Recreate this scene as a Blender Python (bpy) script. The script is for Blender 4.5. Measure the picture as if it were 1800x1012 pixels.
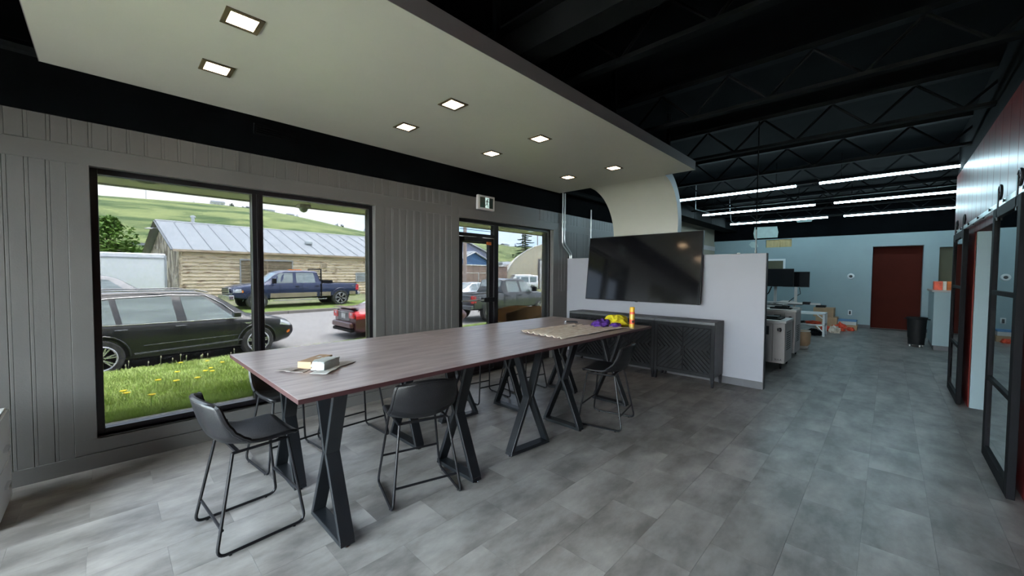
import bpy, bmesh, math, random
from mathutils import Vector, Matrix, noise
random.seed(7)
PI = math.pi
S = bpy.context.scene
C = S.collection
for o in list(bpy.data.objects):
    bpy.data.objects.remove(o, do_unlink=True)

# ------------------------------------------------------------------ camera
cam_d = bpy.data.cameras.new('camera'); cam = bpy.data.objects.new('camera', cam_d); C.objects.link(cam)
F_ = Vector((0.7199516675, 0.693134516, -0.0351303175))
R_ = Vector((0.6937127658, -0.7202223392, 0.0065100463))
U_ = Vector((0.0207893016, 0.0290572684, 0.9993615362))
CAM = Vector((0, 0, 1.51))
cam.matrix_world = Matrix(((R_.x, U_.x, -F_.x, CAM.x), (R_.y, U_.y, -F_.y, CAM.y), (R_.z, U_.z, -F_.z, CAM.z), (0, 0, 0, 1)))
cam_d.sensor_fit = 'HORIZONTAL'; cam_d.sensor_width = 36.0
cam_d.lens = 687.6 / 1800 * 36.0
cam_d.clip_start = 0.02; cam_d.clip_end = 2000
S.camera = cam

# ------------------------------------------------------------------ sky, sun, exposure
W = bpy.data.worlds.new('sky'); S.world = W; W.use_nodes = True
nt = W.node_tree; nt.nodes.clear()
out = nt.nodes.new('ShaderNodeOutputWorld'); bg = nt.nodes.new('ShaderNodeBackground')
tc = nt.nodes.new('ShaderNodeTexCoord'); mp = nt.nodes.new('ShaderNodeMapping')
mp.inputs['Scale'].default_value = (1.5, 1.5, 7.0)
nz = nt.nodes.new('ShaderNodeTexNoise'); nz.inputs['Scale'].default_value = 1.6; nz.inputs['Detail'].default_value = 6
cr = nt.nodes.new('ShaderNodeValToRGB')
cr.color_ramp.elements[0].position = 0.36; cr.color_ramp.elements[0].color = (0.50, 0.73, 1.0, 1)
cr.color_ramp.elements[1].position = 0.56; cr.color_ramp.elements[1].color = (0.93, 0.97, 1.0, 1)
nt.links.new(tc.outputs['Generated'], mp.inputs['Vector']); nt.links.new(mp.outputs['Vector'], nz.inputs['Vector'])
nt.links.new(nz.outputs['Fac'], cr.inputs['Fac']); nt.links.new(cr.outputs['Color'], bg.inputs['Color'])
bg.inputs['Strength'].default_value = 40.0
nt.links.new(bg.outputs[0], out.inputs[0])
sd = bpy.data.lights.new('sun', 'SUN'); sd.energy = 118.0; sd.angle = math.radians(50); sd.color = (1, 0.96, 0.9)
so = bpy.data.objects.new('sun', sd); C.objects.link(so)
so.rotation_euler = Vector((-0.25, 0.02, -0.95)).to_track_quat('-Z', 'Y').to_euler()
S.view_settings.view_transform = 'Standard'; S.view_settings.look = 'None'
S.view_settings.gamma = 1.0; S.view_settings.use_curve_mapping = False
S.view_settings.exposure = 0.0
S.cycles.use_denoising = True
S.cycles.max_bounces = 10; S.cycles.transparent_max_bounces = 16
S.cycles.sample_clamp_indirect = 6.0
S.cycles.caustics_reflective = False; S.cycles.caustics_refractive = False

# ------------------------------------------------------------------ materials
def srgb(r, g, b):
    f = lambda c: (c/255/12.92) if c <= 10 else ((c/255+0.055)/1.055)**2.4
    return (f(r), f(g), f(b))
def mat(name, col, rough=0.6, metal=0.0, coat=0.0, nscale=0, namt=0.0, col2=None, bump=0.0, bscale=60, stretch=(1, 1, 1), rnd=0.0, spec=0.5, ramp=(0.35, 0.65), detail=4, emis=None, estr=0):
    m = bpy.data.materials.new(name); m.use_nodes = True
    t = m.node_tree; b = t.nodes['Principled BSDF']
    b.inputs['Base Color'].default_value = (*col, 1); b.inputs['Roughness'].default_value = rough
    b.inputs['Metallic'].default_value = metal; b.inputs['Coat Weight'].default_value = coat
    b.inputs['Coat Roughness'].default_value = 0.08
    b.inputs['Specular IOR Level'].default_value = spec
    if emis:
        b.inputs['Emission Color'].default_value = (*emis, 1); b.inputs['Emission Strength'].default_value = estr
    tc = None; cur = None
    if nscale or bump:
        tc = t.nodes.new('ShaderNodeTexCoord'); mp = t.nodes.new('ShaderNodeMapping')
        mp.inputs['Scale'].default_value = stretch; t.links.new(tc.outputs['Object'], mp.inputs['Vector'])
    if nscale:
        n = t.nodes.new('ShaderNodeTexNoise'); n.inputs['Scale'].default_value = nscale; n.inputs['Detail'].default_value = detail
        n.inputs['Roughness'].default_value = 0.6
        t.links.new(mp.outputs['Vector'], n.inputs['Vector'])
        r = t.nodes.new('ShaderNodeValToRGB')
        c2 = col2 if col2 else tuple(min(1, c*(1+namt)) for c in col)
        c1 = col if col2 else tuple(c*(1-namt) for c in col)
        r.color_ramp.elements[0].position = ramp[0]; r.color_ramp.elements[1].position = ramp[1]
        r.color_ramp.elements[0].color = (*c1, 1); r.color_ramp.elements[1].color = (*c2, 1)
        t.links.new(n.outputs['Fac'], r.inputs['Fac']); cur = r.outputs['Color']
    if rnd:
        oi = t.nodes.new('ShaderNodeObjectInfo'); mr = t.nodes.new('ShaderNodeMapRange')
        mr.inputs['To Min'].default_value = 1-rnd; mr.inputs['To Max'].default_value = 1+rnd
        t.links.new(oi.outputs['Random'], mr.inputs['Value'])
        hs = t.nodes.new('ShaderNodeHueSaturation')
        if cur: t.links.new(cur, hs.inputs['Color'])
        else: hs.inputs['Color'].default_value = (*col, 1)
        t.links.new(mr.outputs['Result'], hs.inputs['Value']); cur = hs.outputs['Color']
    if cur: t.links.new(cur, b.inputs['Base Color'])
    if bump:
        n2 = t.nodes.new('ShaderNodeTexNoise'); n2.inputs['Scale'].default_value = bscale; n2.inputs['Detail'].default_value = 3
        t.links.new(mp.outputs['Vector'], n2.inputs['Vector'])
        bp = t.nodes.new('ShaderNodeBump'); bp.inputs['Strength'].default_value = bump; bp.inputs['Distance'].default_value = 0.01
        t.links.new(n2.outputs['Fac'], bp.inputs['Height']); t.links.new(bp.outputs['Normal'], b.inputs['Normal'])
    return m
def glass(name, tint, refl=0.06):
    m = bpy.data.materials.new(name); m.use_nodes = True; t = m.node_tree; t.nodes.clear()
    o = t.nodes.new('ShaderNodeOutputMaterial'); mx = t.nodes.new('ShaderNodeMixShader')
    tr = t.nodes.new('ShaderNodeBsdfTransparent'); tr.inputs[0].default_value = (*tint, 1)
    gl = t.nodes.new('ShaderNodeBsdfGlossy'); gl.inputs['Roughness'].default_value = 0.01
    fr = t.nodes.new('ShaderNodeFresnel'); fr.inputs['IOR'].default_value = 1.45
    mul = t.nodes.new('ShaderNodeMath'); mul.operation = 'MULTIPLY'; mul.inputs[1].default_value = refl/0.04
    t.links.new(fr.outputs[0], mul.inputs[0]); t.links.new(mul.outputs[0], mx.inputs[0])
    t.links.new(tr.outputs[0], mx.inputs[1]); t.links.new(gl.outputs[0], mx.inputs[2]); t.links.new(mx.outputs[0], o.inputs[0])
    return m
def emit(name, col, s):
    m = bpy.data.materials.new(name); m.use_nodes = True; t = m.node_tree; t.nodes.clear()
    o = t.nodes.new('ShaderNodeOutputMaterial'); e = t.nodes.new('ShaderNodeEmission')
    e.inputs[0].default_value = (*col, 1); e.inputs[1].default_value = s; t.links.new(e.outputs[0], o.inputs[0]); return m

def tile_mat():
    m = mat('vinyl_tile', (0.2, 0.2, 0.2), 0.42); t = m.node_tree; b = t.nodes['Principled BSDF']
    geo = t.nodes.new('ShaderNodeNewGeometry'); oi = t.nodes.new('ShaderNodeObjectInfo')
    add = t.nodes.new('ShaderNodeVectorMath'); add.operation = 'ADD'
    sc = t.nodes.new('ShaderNodeVectorMath'); sc.operation = 'SCALE'; sc.inputs['Scale'].default_value = 37.0
    cmb = t.nodes.new('ShaderNodeCombineXYZ')
    for i in range(3): t.links.new(oi.outputs['Random'], cmb.inputs[i])
    t.links.new(cmb.outputs[0], sc.inputs[0]); t.links.new(geo.outputs['Position'], add.inputs[0]); t.links.new(sc.outputs[0], add.inputs[1])
    mp = t.nodes.new('ShaderNodeMapping'); mp.inputs['Scale'].default_value = (0.75, 1.5, 1); t.links.new(add.outputs[0], mp.inputs[0])
    n = t.nodes.new('ShaderNodeTexNoise'); n.inputs['Scale'].default_value = 2.6; n.inputs['Detail'].default_value = 9; n.inputs['Roughness'].default_value = 0.62
    t.links.new(mp.outputs[0], n.inputs['Vector'])
    r = t.nodes.new('ShaderNodeValToRGB'); r.color_ramp.elements[0].position = 0.36; r.color_ramp.elements[1].position = 0.66
    r.color_ramp.elements[0].color = (0.130, 0.118, 0.108, 1); r.color_ramp.elements[1].color = (0.33, 0.305, 0.285, 1)
    t.links.new(n.outputs['Fac'], r.inputs['Fac'])
    mr = t.nodes.new('ShaderNodeMapRange'); mr.inputs['To Min'].default_value = 0.92; mr.inputs['To Max'].default_value = 1.08
    t.links.new(oi.outputs['Random'], mr.inputs['Value'])
    hs = t.nodes.new('ShaderNodeHueSaturation'); t.links.new(r.outputs[0], hs.inputs['Color']); t.links.new(mr.outputs[0], hs.inputs['Value'])
    t.links.new(hs.outputs[0], b.inputs['Base Color'])
    n2 = t.nodes.new('ShaderNodeTexNoise'); n2.inputs['Scale'].default_value = 5; n2.inputs['Detail'].default_value = 5
    t.links.new(geo.outputs['Position'], n2.inputs['Vector'])
    m2 = t.nodes.new('ShaderNodeMapRange'); m2.inputs['To Min'].default_value = 0.26; m2.inputs['To Max'].default_value = 0.46
    t.links.new(n2.outputs['Fac'], m2.inputs['Value']); t.links.new(m2.outputs[0], b.inputs['Roughness'])
    bp = t.nodes.new('ShaderNodeBump'); bp.inputs['Strength'].default_value = 0.12; bp.inputs['Distance'].default_value = 0.004
    t.links.new(n.outputs['Fac'], bp.inputs['Height']); t.links.new(bp.outputs[0], b.inputs['Normal'])
    return m
M = {}
M['tile'] = tile_mat()
M['slab'] = mat('floor_slab', (0.11, 0.105, 0.10), 0.7, nscale=4, namt=0.2)
M['wallpaint'] = mat('grey_wall_paint', (0.108, 0.105, 0.100), 0.42, nscale=2, namt=0.04, bump=0.05, bscale=90)
M['black'] = mat('black_paint', (0.0020, 0.0025, 0.0032), 0.9, nscale=3, namt=0.3, spec=0.04)
M['blackbeam'] = mat('black_steel_paint', (0.0028, 0.0032, 0.0036), 0.75, nscale=3, namt=0.3, spec=0.06)
M['canopy'] = mat('canopy_paint', (0.41, 0.40, 0.345), 0.38, nscale=1.2, namt=0.03)
M['fascia'] = mat('fascia_paint', (0.13, 0.118, 0.118), 0.5, nscale=2, namt=0.05)
M['curveedge'] = mat('led_lit_edge_tone', (0.55, 0.60, 0.62), 0.5, nscale=2, namt=0.03)  # LED light on the curve edge is put into this colour
M['white'] = mat('white_wall_paint', (0.305, 0.305, 0.335), 0.6, nscale=1.5, namt=0.02)
M['teal'] = mat('blue_grey_wall_paint', (0.26, 0.34, 0.362), 0.6, nscale=1.5, namt=0.03)
M['base'] = mat('grey_vinyl_base', (0.085, 0.082, 0.088), 0.5, nscale=3, namt=0.1)
M['alu'] = mat('dark_bronze_aluminium', (0.010, 0.009, 0.011), 0.35, 0.3, nscale=3, namt=0.2)
M['glass'] = glass('view_dimming_glass', (0.182, 0.182, 0.185), 0.005)  # dark tint added to bring the outdoor view down to indoor brightness
M['clear'] = glass('clear_glass', (0.96, 0.98, 0.97), 0.05)
M['darkglass'] = glass('door_glass', (0.72, 0.76, 0.76), 0.10)
M['blk'] = mat('black_powder_coat', (0.007, 0.007, 0.0085), 0.42, spec=0.25, nscale=5, namt=0.2)
M['blkleg'] = mat('charcoal_steel', (0.009, 0.0105, 0.0125), 0.38, 0.0, spec=0.35, nscale=5, namt=0.15)
M['leather'] = mat('black_leatherette', (0.008, 0.008, 0.0095), 0.40, spec=0.38, nscale=9, namt=0.2, bump=0.12, bscale=150)
M['blkdoor'] = mat('matt_black_door_paint', (0.006, 0.006, 0.007), 0.65, nscale=5, namt=0.2, spec=0.08)
M['chrome'] = mat('chrome', (0.75, 0.76, 0.78), 0.15, 1.0, nscale=5, namt=0.05)
M['galv'] = mat('galvanised_steel', (0.52, 0.56, 0.56), 0.35, 0.7, nscale=8, namt=0.12)
M['top'] = mat('sheen_lightened_laminate', (0.29, 0.228, 0.228), 0.40, coat=0.4, nscale=5, col2=(0.51, 0.438, 0.43), stretch=(0.55, 5.0, 1), ramp=(0.28, 0.72), detail=8, bump=0.05, bscale=12)  # brown laminate with the window sheen mixed into its base colour
M['top'].node_tree.nodes['Principled BSDF'].inputs['Coat Roughness'].default_value = 0.27
M['topedge'] = mat('red_brown_table_edge', (0.050, 0.019, 0.021), 0.45, nscale=6, namt=0.15)
M['red'] = mat('red_gloss_panel', (0.13, 0.017, 0.015), 0.34, coat=0.0, spec=0.12, nscale=2.5, namt=0.25, stretch=(1, 1, 0.35), bump=0.08, bscale=5, rnd=0.08)
M['screen'] = mat('tv_screen', (0.004, 0.004, 0.005), 0.10, spec=0.7, nscale=2, namt=0.1)
M['char'] = mat('charcoal_stained_wood', (0.007, 0.0075, 0.0085), 0.55, nscale=7, spec=0.16, col2=(0.016, 0.017, 0.019), stretch=(1, 1, 0.4), bump=0.15, bscale=40)
M['chartop'] = mat('sheened_charcoal_wood', (0.05, 0.052, 0.055), 0.42, nscale=8, col2=(0.09, 0.092, 0.096), stretch=(4, 0.5, 1))  # charcoal wood, lightened to carry the reflection on the top
M['cardboard'] = mat('cardboard', (0.44, 0.29, 0.175), 0.85, nscale=5, namt=0.12)
M['kraft'] = mat('kraft_paper', (0.60, 0.49, 0.40), 0.8, nscale=12, col2=(0.74, 0.67, 0.58), stretch=(1, 6, 1))
M['paperwhite'] = mat('white_paper', (0.58, 0.58, 0.56), 0.7, nscale=9, namt=0.05)
M['foil'] = mat('white_foil_wrap', (0.48, 0.52, 0.51), 0.36, 0.2, nscale=12, namt=0.12, bump=0.5, bscale=25)
M['yellow'] = mat('yellow_cloth', (0.62, 0.52, 0.01), 0.85, nscale=20, namt=0.12, bump=0.3, bscale=200)
M['purple'] = mat('purple_cloth', (0.085, 0.025, 0.23), 0.9, nscale=20, namt=0.2, bump=0.4, bscale=200)
M['canyel'] = mat('yellow_can_print', (0.50, 0.30, 0.02), 0.35, coat=0.1, nscale=14, col2=(0.56, 0.42, 0.08))
M['canred'] = mat('red_can_print', (0.62, 0.07, 0.03), 0.3, nscale=10, namt=0.1)
M['cap'] = mat('yellow_cap', (0.62, 0.34, 0.01), 0.4, nscale=10, namt=0.05)
M['ink'] = mat('dark_print', (0.02, 0.02, 0.022), 0.5, nscale=10, namt=0.1)
M['plastic_w'] = mat('white_plastic', (0.62, 0.60, 0.58), 0.5, nscale=6, namt=0.03)
M['machine'] = mat('cream_machine_paint', (0.44, 0.41, 0.40), 0.45, nscale=4, namt=0.04)
M['beige'] = mat('beige_panel', (0.34, 0.30, 0.28), 0.5, nscale=4, namt=0.05)
M['orange'] = mat('orange_red_plastic', (0.70, 0.08, 0.03), 0.5, nscale=14, namt=0.25)
M['orange2'] = mat('orange_print', (0.60, 0.14, 0.02), 0.6, nscale=9, namt=0.3)
M['bluebox'] = mat('blue_white_carton', (0.10, 0.24, 0.45), 0.6, nscale=5, namt=0.1)
M['greenexit'] = mat('green_sign_panel', (0.006, 0.035, 0.028), 0.3, nscale=6, namt=0.1)
M['exitglow'] = emit('lit_sign_panel', (0.75, 1.0, 0.92), 0.75)
M['led'] = emit('led_tube_glow', (0.60, 0.88, 1.0), 50.0)
M['lamp'] = emit('warm_lamp_glow', (1.0, 0.70, 0.42), 24.0)
M['bronze'] = mat('bronze_trim', (0.10, 0.075, 0.045), 0.45, 0.5, nscale=8, namt=0.1)
M['ply'] = mat('raw_plywood', (0.52, 0.40, 0.20), 0.8, nscale=3, namt=0.15, stretch=(1, 5, 1))
M['darkred'] = mat('dark_red_wall_paint', (0.065, 0.010, 0.006), 0.7, spec=0.1, nscale=2, namt=0.08)
M['primer'] = mat('pale_primer_patch', (0.42, 0.52, 0.50), 0.7, nscale=8, namt=0.06)
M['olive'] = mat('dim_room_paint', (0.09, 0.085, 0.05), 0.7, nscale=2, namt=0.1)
# outdoors
M['lawn'] = mat('lawn_soil', (0.13, 0.18, 0.05), 0.95, nscale=2.2, col2=(0.28, 0.36, 0.13), detail=8)
M['blade'] = mat('grass_blades', (0.30, 0.40, 0.10), 0.8, nscale=1.4, spec=0.1, col2=(0.62, 0.74, 0.30), detail=6)
M['asphalt'] = mat('pale_asphalt', (0.21, 0.205, 0.20), 0.9, nscale=6, col2=(0.31, 0.305, 0.30), detail=10, bump=0.2, bscale=30)
M['concrete'] = mat('concrete', (0.36, 0.345, 0.31), 0.85, nscale=4, namt=0.12, bump=0.1)
M['kerb'] = mat('weathered_kerb', (0.19, 0.175, 0.16), 0.9, nscale=6, namt=0.25)
M['verge'] = mat('verge_grass', (0.10, 0.17, 0.03), 0.95, nscale=3, col2=(0.20, 0.27, 0.06), detail=8)
M['dirt'] = mat('gravel_ground', (0.19, 0.18, 0.13), 0.95, nscale=1.2, col2=(0.16, 0.22, 0.07), detail=8)
M['soffit'] = mat('cream_soffit', (0.72, 0.66, 0.66), 0.7, nscale=2, namt=0.03)
M['clap'] = mat('peeling_cream_paint', (0.20, 0.13, 0.085), 0.85, nscale=2.4, col2=(0.78, 0.66, 0.49), stretch=(0.7, 1, 3.2), ramp=(0.36, 0.46), detail=9, rnd=0.08)
M['clapgable'] = mat('peeling_gable_paint', (0.20, 0.17, 0.14), 0.85, nscale=2.0, col2=(0.55, 0.50, 0.42), stretch=(1, 1, 0.6), ramp=(0.46, 0.54), detail=8)
M['oldtrim'] = mat('weathered_trim', (0.28, 0.20, 0.14), 0.85, nscale=5, col2=(0.60, 0.50, 0.37), stretch=(0.4, 1, 3), detail=7)
M['roof'] = mat('pale_metal_roofing', (0.27, 0.30, 0.325), 0.5, 0.2, nscale=1.0, namt=0.05)
M['boarded'] = mat('boarded_window_plywood', (0.15, 0.115, 0.075), 0.8, nscale=3, col2=(0.25, 0.21, 0.15), detail=7)
M['beigemetal'] = mat('beige_metal_siding', (0.46, 0.40, 0.31), 0.6, nscale=1, namt=0.05)
M['trailer'] = mat('white_trailer_skin', (0.80, 0.83, 0.87), 0.35, nscale=1, namt=0.02)
def carpaint(n, c, coat=0.6, rough=0.38): return mat(n, c, rough, 0.35, coat=coat, nscale=1.5, namt=0.05)
M['p_black'] = carpaint('black_car_paint', (0.018, 0.020, 0.022))
M['p_blue'] = carpaint('navy_car_paint', (0.018, 0.032, 0.085))
M['p_tan'] = carpaint('tan_car_paint', (0.36, 0.30, 0.225))
M['p_red'] = carpaint('maroon_car_paint', (0.10, 0.035, 0.042))
M['p_grey'] = carpaint('gunmetal_car_paint', (0.055, 0.062, 0.068))
M['p_silver'] = carpaint('silver_car_paint', (0.40, 0.43, 0.46))
M['p_white'] = carpaint('white_car_paint', (0.75, 0.78, 0.80))
M['p_slate'] = carpaint('slate_car_paint', (0.11, 0.12, 0.13))
M['carglass'] = mat('car_glass', (0.12, 0.155, 0.165), 0.06, 0.0, coat=0.6, nscale=1.2, col2=(0.25, 0.31, 0.32), stretch=(0.5, 1, 4), spec=0.8)
M['tyre'] = mat('tyre_rubber', (0.025, 0.025, 0.026), 0.8, nscale=8, col2=(0.06, 0.06, 0.06))
M['rim'] = mat('alloy_rim', (0.50, 0.51, 0.53), 0.3, 0.7, nscale=5, namt=0.05)
M['tail'] = mat('red_tail_lamp', (0.62, 0.02, 0.03), 0.2, coat=0.6, nscale=9, namt=0.2)
M['clearlamp'] = mat('clear_headlamp', (0.62, 0.66, 0.72), 0.15, 0.3, coat=0.5, nscale=8, namt=0.1)
M['amber'] = mat('amber_lamp', (0.75, 0.20, 0.03), 0.3, nscale=8, namt=0.1)
M['carblack'] = mat('black_car_plastic', (0.008, 0.008, 0.009), 0.6, spec=0.2, nscale=6, namt=0.2)
M['hill'] = mat('hill_grassland', (0.055, 0.10, 0.03), 0.95, nscale=0.045, col2=(0.20, 0.245, 0.09), stretch=(1, 2.4, 3.5), ramp=(0.40, 0.58), detail=9)
M['leaf'] = mat('tree_leaves', (0.055, 0.13, 0.02), 0.7, nscale=2.5, col2=(0.17, 0.30, 0.05), detail=4)
M['conifer'] = mat('spruce_needles', (0.035, 0.075, 0.032), 0.8, nscale=2.0, col2=(0.085, 0.15, 0.07), detail=4)
M['farleaf'] = mat('distant_tree', (0.05, 0.085, 0.05), 0.9, nscale=1, namt=0.3)
M['bark'] = mat('tree_bark', (0.10, 0.075, 0.05), 0.9, nscale=9, namt=0.3)
M['pole'] = mat('weathered_pole', (0.36, 0.29, 0.25), 0.85, nscale=5, namt=0.15, stretch=(3, 3, 0.4))
M['b_blue'] = mat('blue_metal_siding', (0.10, 0.22, 0.42), 0.6, nscale=2, namt=0.06)
M['b_lav'] = mat('lavender_siding', (0.26, 0.29, 0.42), 0.6, nscale=2, namt=0.06)
M['b_red'] = mat('red_barn_siding', (0.42, 0.085, 0.065), 0.7, nscale=2, namt=0.1)
M['b_white'] = mat('white_trim', (0.72, 0.74, 0.75), 0.6, nscale=2, namt=0.03)
M['b_brown'] = mat('brown_metal_wall', (0.30, 0.22, 0.19), 0.7, nscale=2, namt=0.08)
M['b_cream'] = mat('cream_quonset_skin', (0.64, 0.60, 0.47), 0.6, nscale=1.5, namt=0.05)
M['b_gold'] = mat('golden_wood_arch', (0.60, 0.33, 0.10), 0.7, nscale=2, namt=0.12)
M['dandelion'] = mat('dandelion_yellow', (0.85, 0.62, 0.01), 0.8, nscale=30, namt=0.1)
M['stem'] = mat('plant_stem', (0.12, 0.24, 0.04), 0.8, nscale=10, namt=0.1)
M['seed'] = mat('pale_seed_head', (0.42, 0.40, 0.30), 0.9, nscale=10, namt=0.1)

# ------------------------------------------------------------------ mesh helpers
class MB:
    def __init__(s): s.v = []; s.f = []
    def add(s, vs, fs):
        n = len(s.v); s.v += [tuple(v) for v in vs]; s.f += [tuple(i+n for i in f) for f in fs]; return s
    def box(s, x0, y0, z0, x1, y1, z1):
        return s.add([(x0,y0,z0),(x1,y0,z0),(x1,y1,z0),(x0,y1,z0),(x0,y0,z1),(x1,y0,z1),(x1,y1,z1),(x0,y1,z1)],
                     [(0,3,2,1),(4,5,6,7),(0,1,5,4),(1,2,6,5),(2,3,7,6),(3,0,4,7)])
    def bar(s, a, b, w, h, up=(0, 0, 1)):
        a = Vector(a); b = Vector(b); d = (b-a).normalized(); u = Vector(up)
        r = d.cross(u)
        if r.length < 1e-4: r = d.cross(Vector((1, 0, 0)))
        r.normalize(); u = r.cross(d)
        vs = [p + r*(w/2*i) + u*(h/2*j) for p in (a, b) for i, j in ((-1,-1),(1,-1),(1,1),(-1,1))]
        return s.add(vs, [(0,3,2,1),(4,5,6,7),(0,1,5,4),(1,2,6,5),(2,3,7,6),(3,0,4,7)])
    def prism(s, poly, axis, a, b):
        n = len(poly); P = []
        for t in (a, b):
            for p in poly:
                P.append({'x': (t, p[0], p[1]), 'y': (p[0], t, p[1]), 'z': (p[0], p[1], t)}[axis])
        return s.add(P, [tuple(range(n))[::-1], tuple(range(n, 2*n))] + [(i, (i+1) % n, n+(i+1) % n, n+i) for i in range(n)])
    def tube(s, path, r, n=8, closed=False, cap=True):
        P = [Vector(p) for p in path]; m = len(P); rr = r if isinstance(r, (list, tuple)) else [r]*m
        T = []
        for i in range(m):
            a = P[i-1] if (i > 0 or closed) else P[i]; b = P[(i+1) % m] if (i < m-1 or closed) else P[i]
            T.append((b-a).normalized())
        u = T[0].orthogonal().normalized(); vs = []
        for i in range(m):
            u = (u - T[i]*u.dot(T[i])).normalized(); w = T[i].cross(u)
            for k in range(n):
                a = 2*PI*k/n; vs.append(P[i] + (u*math.cos(a)+w*math.sin(a))*rr[i])
        fs = []
        for i in range(m if closed else m-1):
            j = (i+1) % m
            for k in range(n): fs.append((i*n+k, i*n+(k+1) % n, j*n+(k+1) % n, j*n+k))
        if cap and not closed: fs += [tuple(range(n))[::-1], tuple(range((m-1)*n, m*n))]
        return s.add(vs, fs)
    def lathe(s, prof, n=20, c=(0, 0, 0), axis='z'):
        vs = []
        for r, h in prof:
            for k in range(n):
                a = 2*PI*k/n; x, y = r*math.cos(a), r*math.sin(a)
                p = {'z': (x, y, h), 'y': (x, h, y), 'x': (h, x, y)}[axis]
                vs.append((p[0]+c[0], p[1]+c[1], p[2]+c[2]))
        m = len(prof); fs = []
        for i in range(m-1):
            for k in range(n): fs.append((i*n+k, i*n+(k+1) % n, (i+1)*n+(k+1) % n, (i+1)*n+k))
        fs += [tuple(range(n))[::-1], tuple(range((m-1)*n, m*n))]
        return s.add(vs, fs)
    def grid(s, fn, nu, nv):
        vs = [fn(i/nu, j/nv) for i in range(nu+1) for j in range(nv+1)]
        return s.add(vs, [(i*(nv+1)+j, i*(nv+1)+j+1, (i+1)*(nv+1)+j+1, (i+1)*(nv+1)+j) for i in range(nu) for j in range(nv)])
    def mesh(s, name, m, smooth=False, ang=35):
        me = bpy.data.meshes.new(name); me.from_pydata(s.v, [], s.f); me.validate()
        bm = bmesh.new(); bm.from_mesh(me); bmesh.ops.recalc_face_normals(bm, faces=bm.faces[:]); bm.to_mesh(me); bm.free()
        if m: me.materials.append(M[m] if isinstance(m, str) else m)
        if smooth:
            me.polygons.foreach_set('use_smooth', [True]*len(me.polygons)); me.set_sharp_from_angle(angle=math.radians(ang))
        return me
    def build(s, name, m, parent=None, smooth=False, bevel=0, solid=0, subd=0, seg=2, ang=35, loc=None):
        o = bpy.data.objects.new(name, s.mesh(name, m, smooth, ang)); C.objects.link(o)
        if parent: o.parent = parent
        if loc: o.location = loc
        if solid:
            md = o.modifiers.new('solid', 'SOLIDIFY'); md.thickness = solid; md.offset = 0
        if subd:
            md = o.modifiers.new('sub', 'SUBSURF'); md.levels = subd; md.render_levels = subd
        if bevel:
            md = o.modifiers.new('bevel', 'BEVEL'); md.width = bevel; md.segments = seg; md.limit_method = 'ANGLE'; md.angle_limit = math.radians(40)
            md.harden_normals = False
        return o
def fillet(pts, r, n=5, closed=False):
    P = [Vector(p) for p in pts]; m = len(P); out = []
    for i in range(m):
        if not closed and i in (0, m-1): out.append(P[i]); continue
        a, b, c = P[i-1], P[i], P[(i+1) % m]
        d1 = (a-b); d2 = (c-b); rr = min(r, d1.length*0.45, d2.length*0.45)
        p1 = b + d1.normalized()*rr; p2 = b + d2.normalized()*rr
        for k in range(n+1):
            t = k/n; out.append(p1*(1-t)**2 + b*2*t*(1-t) + p2*t*t)
    return out
def tag(o, label, cat, group=None, kind=None):
    o['label'] = label; o['category'] = cat
    if group: o['group'] = group
    if kind: o['kind'] = kind
    return o
def thing(name, label, cat, loc=(0, 0, 0), rz=0, group=None):
    o = bpy.data.objects.new(name, None); o.empty_display_size = 0.1; C.objects.link(o)
    o.location = loc; o.rotation_euler = (0, 0, rz)
    return tag(o, label, cat, group)
def struct(o): o['kind'] = 'structure'; return o
def copy_tree(o, parent=None):
    c = o.copy(); C.objects.link(c)
    if parent: c.parent = parent
    for ch in [x for x in bpy.data.objects if x.parent == o]: copy_tree(ch, c)
    return c
def dup(root, loc, rz, label):
    c = copy_tree(root); c.location = loc; c.rotation_euler = (0, 0, rz); c['label'] = label; return c
def link_copies(me, name, parent, locs, mods=None):
    r = []
    for l in locs:
        o = bpy.data.objects.new(name, me); C.objects.link(o); o.parent = parent; o.location = l; r.append(o)
    return r
def text(body, name, m, parent, loc, rot, size, ext=0.001):
    cu = bpy.data.curves.new(name, 'FONT'); cu.body = body; cu.size = size; cu.extrude = ext; cu.align_x = 'CENTER'; cu.align_y = 'CENTER'
    tmp = bpy.data.objects.new(name, cu); C.objects.link(tmp)
    dg = bpy.context.evaluated_depsgraph_get(); me = bpy.data.meshes.new_from_object(tmp.evaluated_get(dg))
    bpy.data.objects.remove(tmp, do_unlink=True)
    me.materials.clear(); me.materials.append(M[m]); o = bpy.data.objects.new(name, me); C.objects.link(o)
    o.parent = parent; o.location = loc; o.rotation_euler = rot; return o

# ================================================================== STRUCTURE
YW = 4.344      # inner face of the window wall
XB = -2.6; XF = 15.38; YR = -4.2; ZC = 3.62
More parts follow.
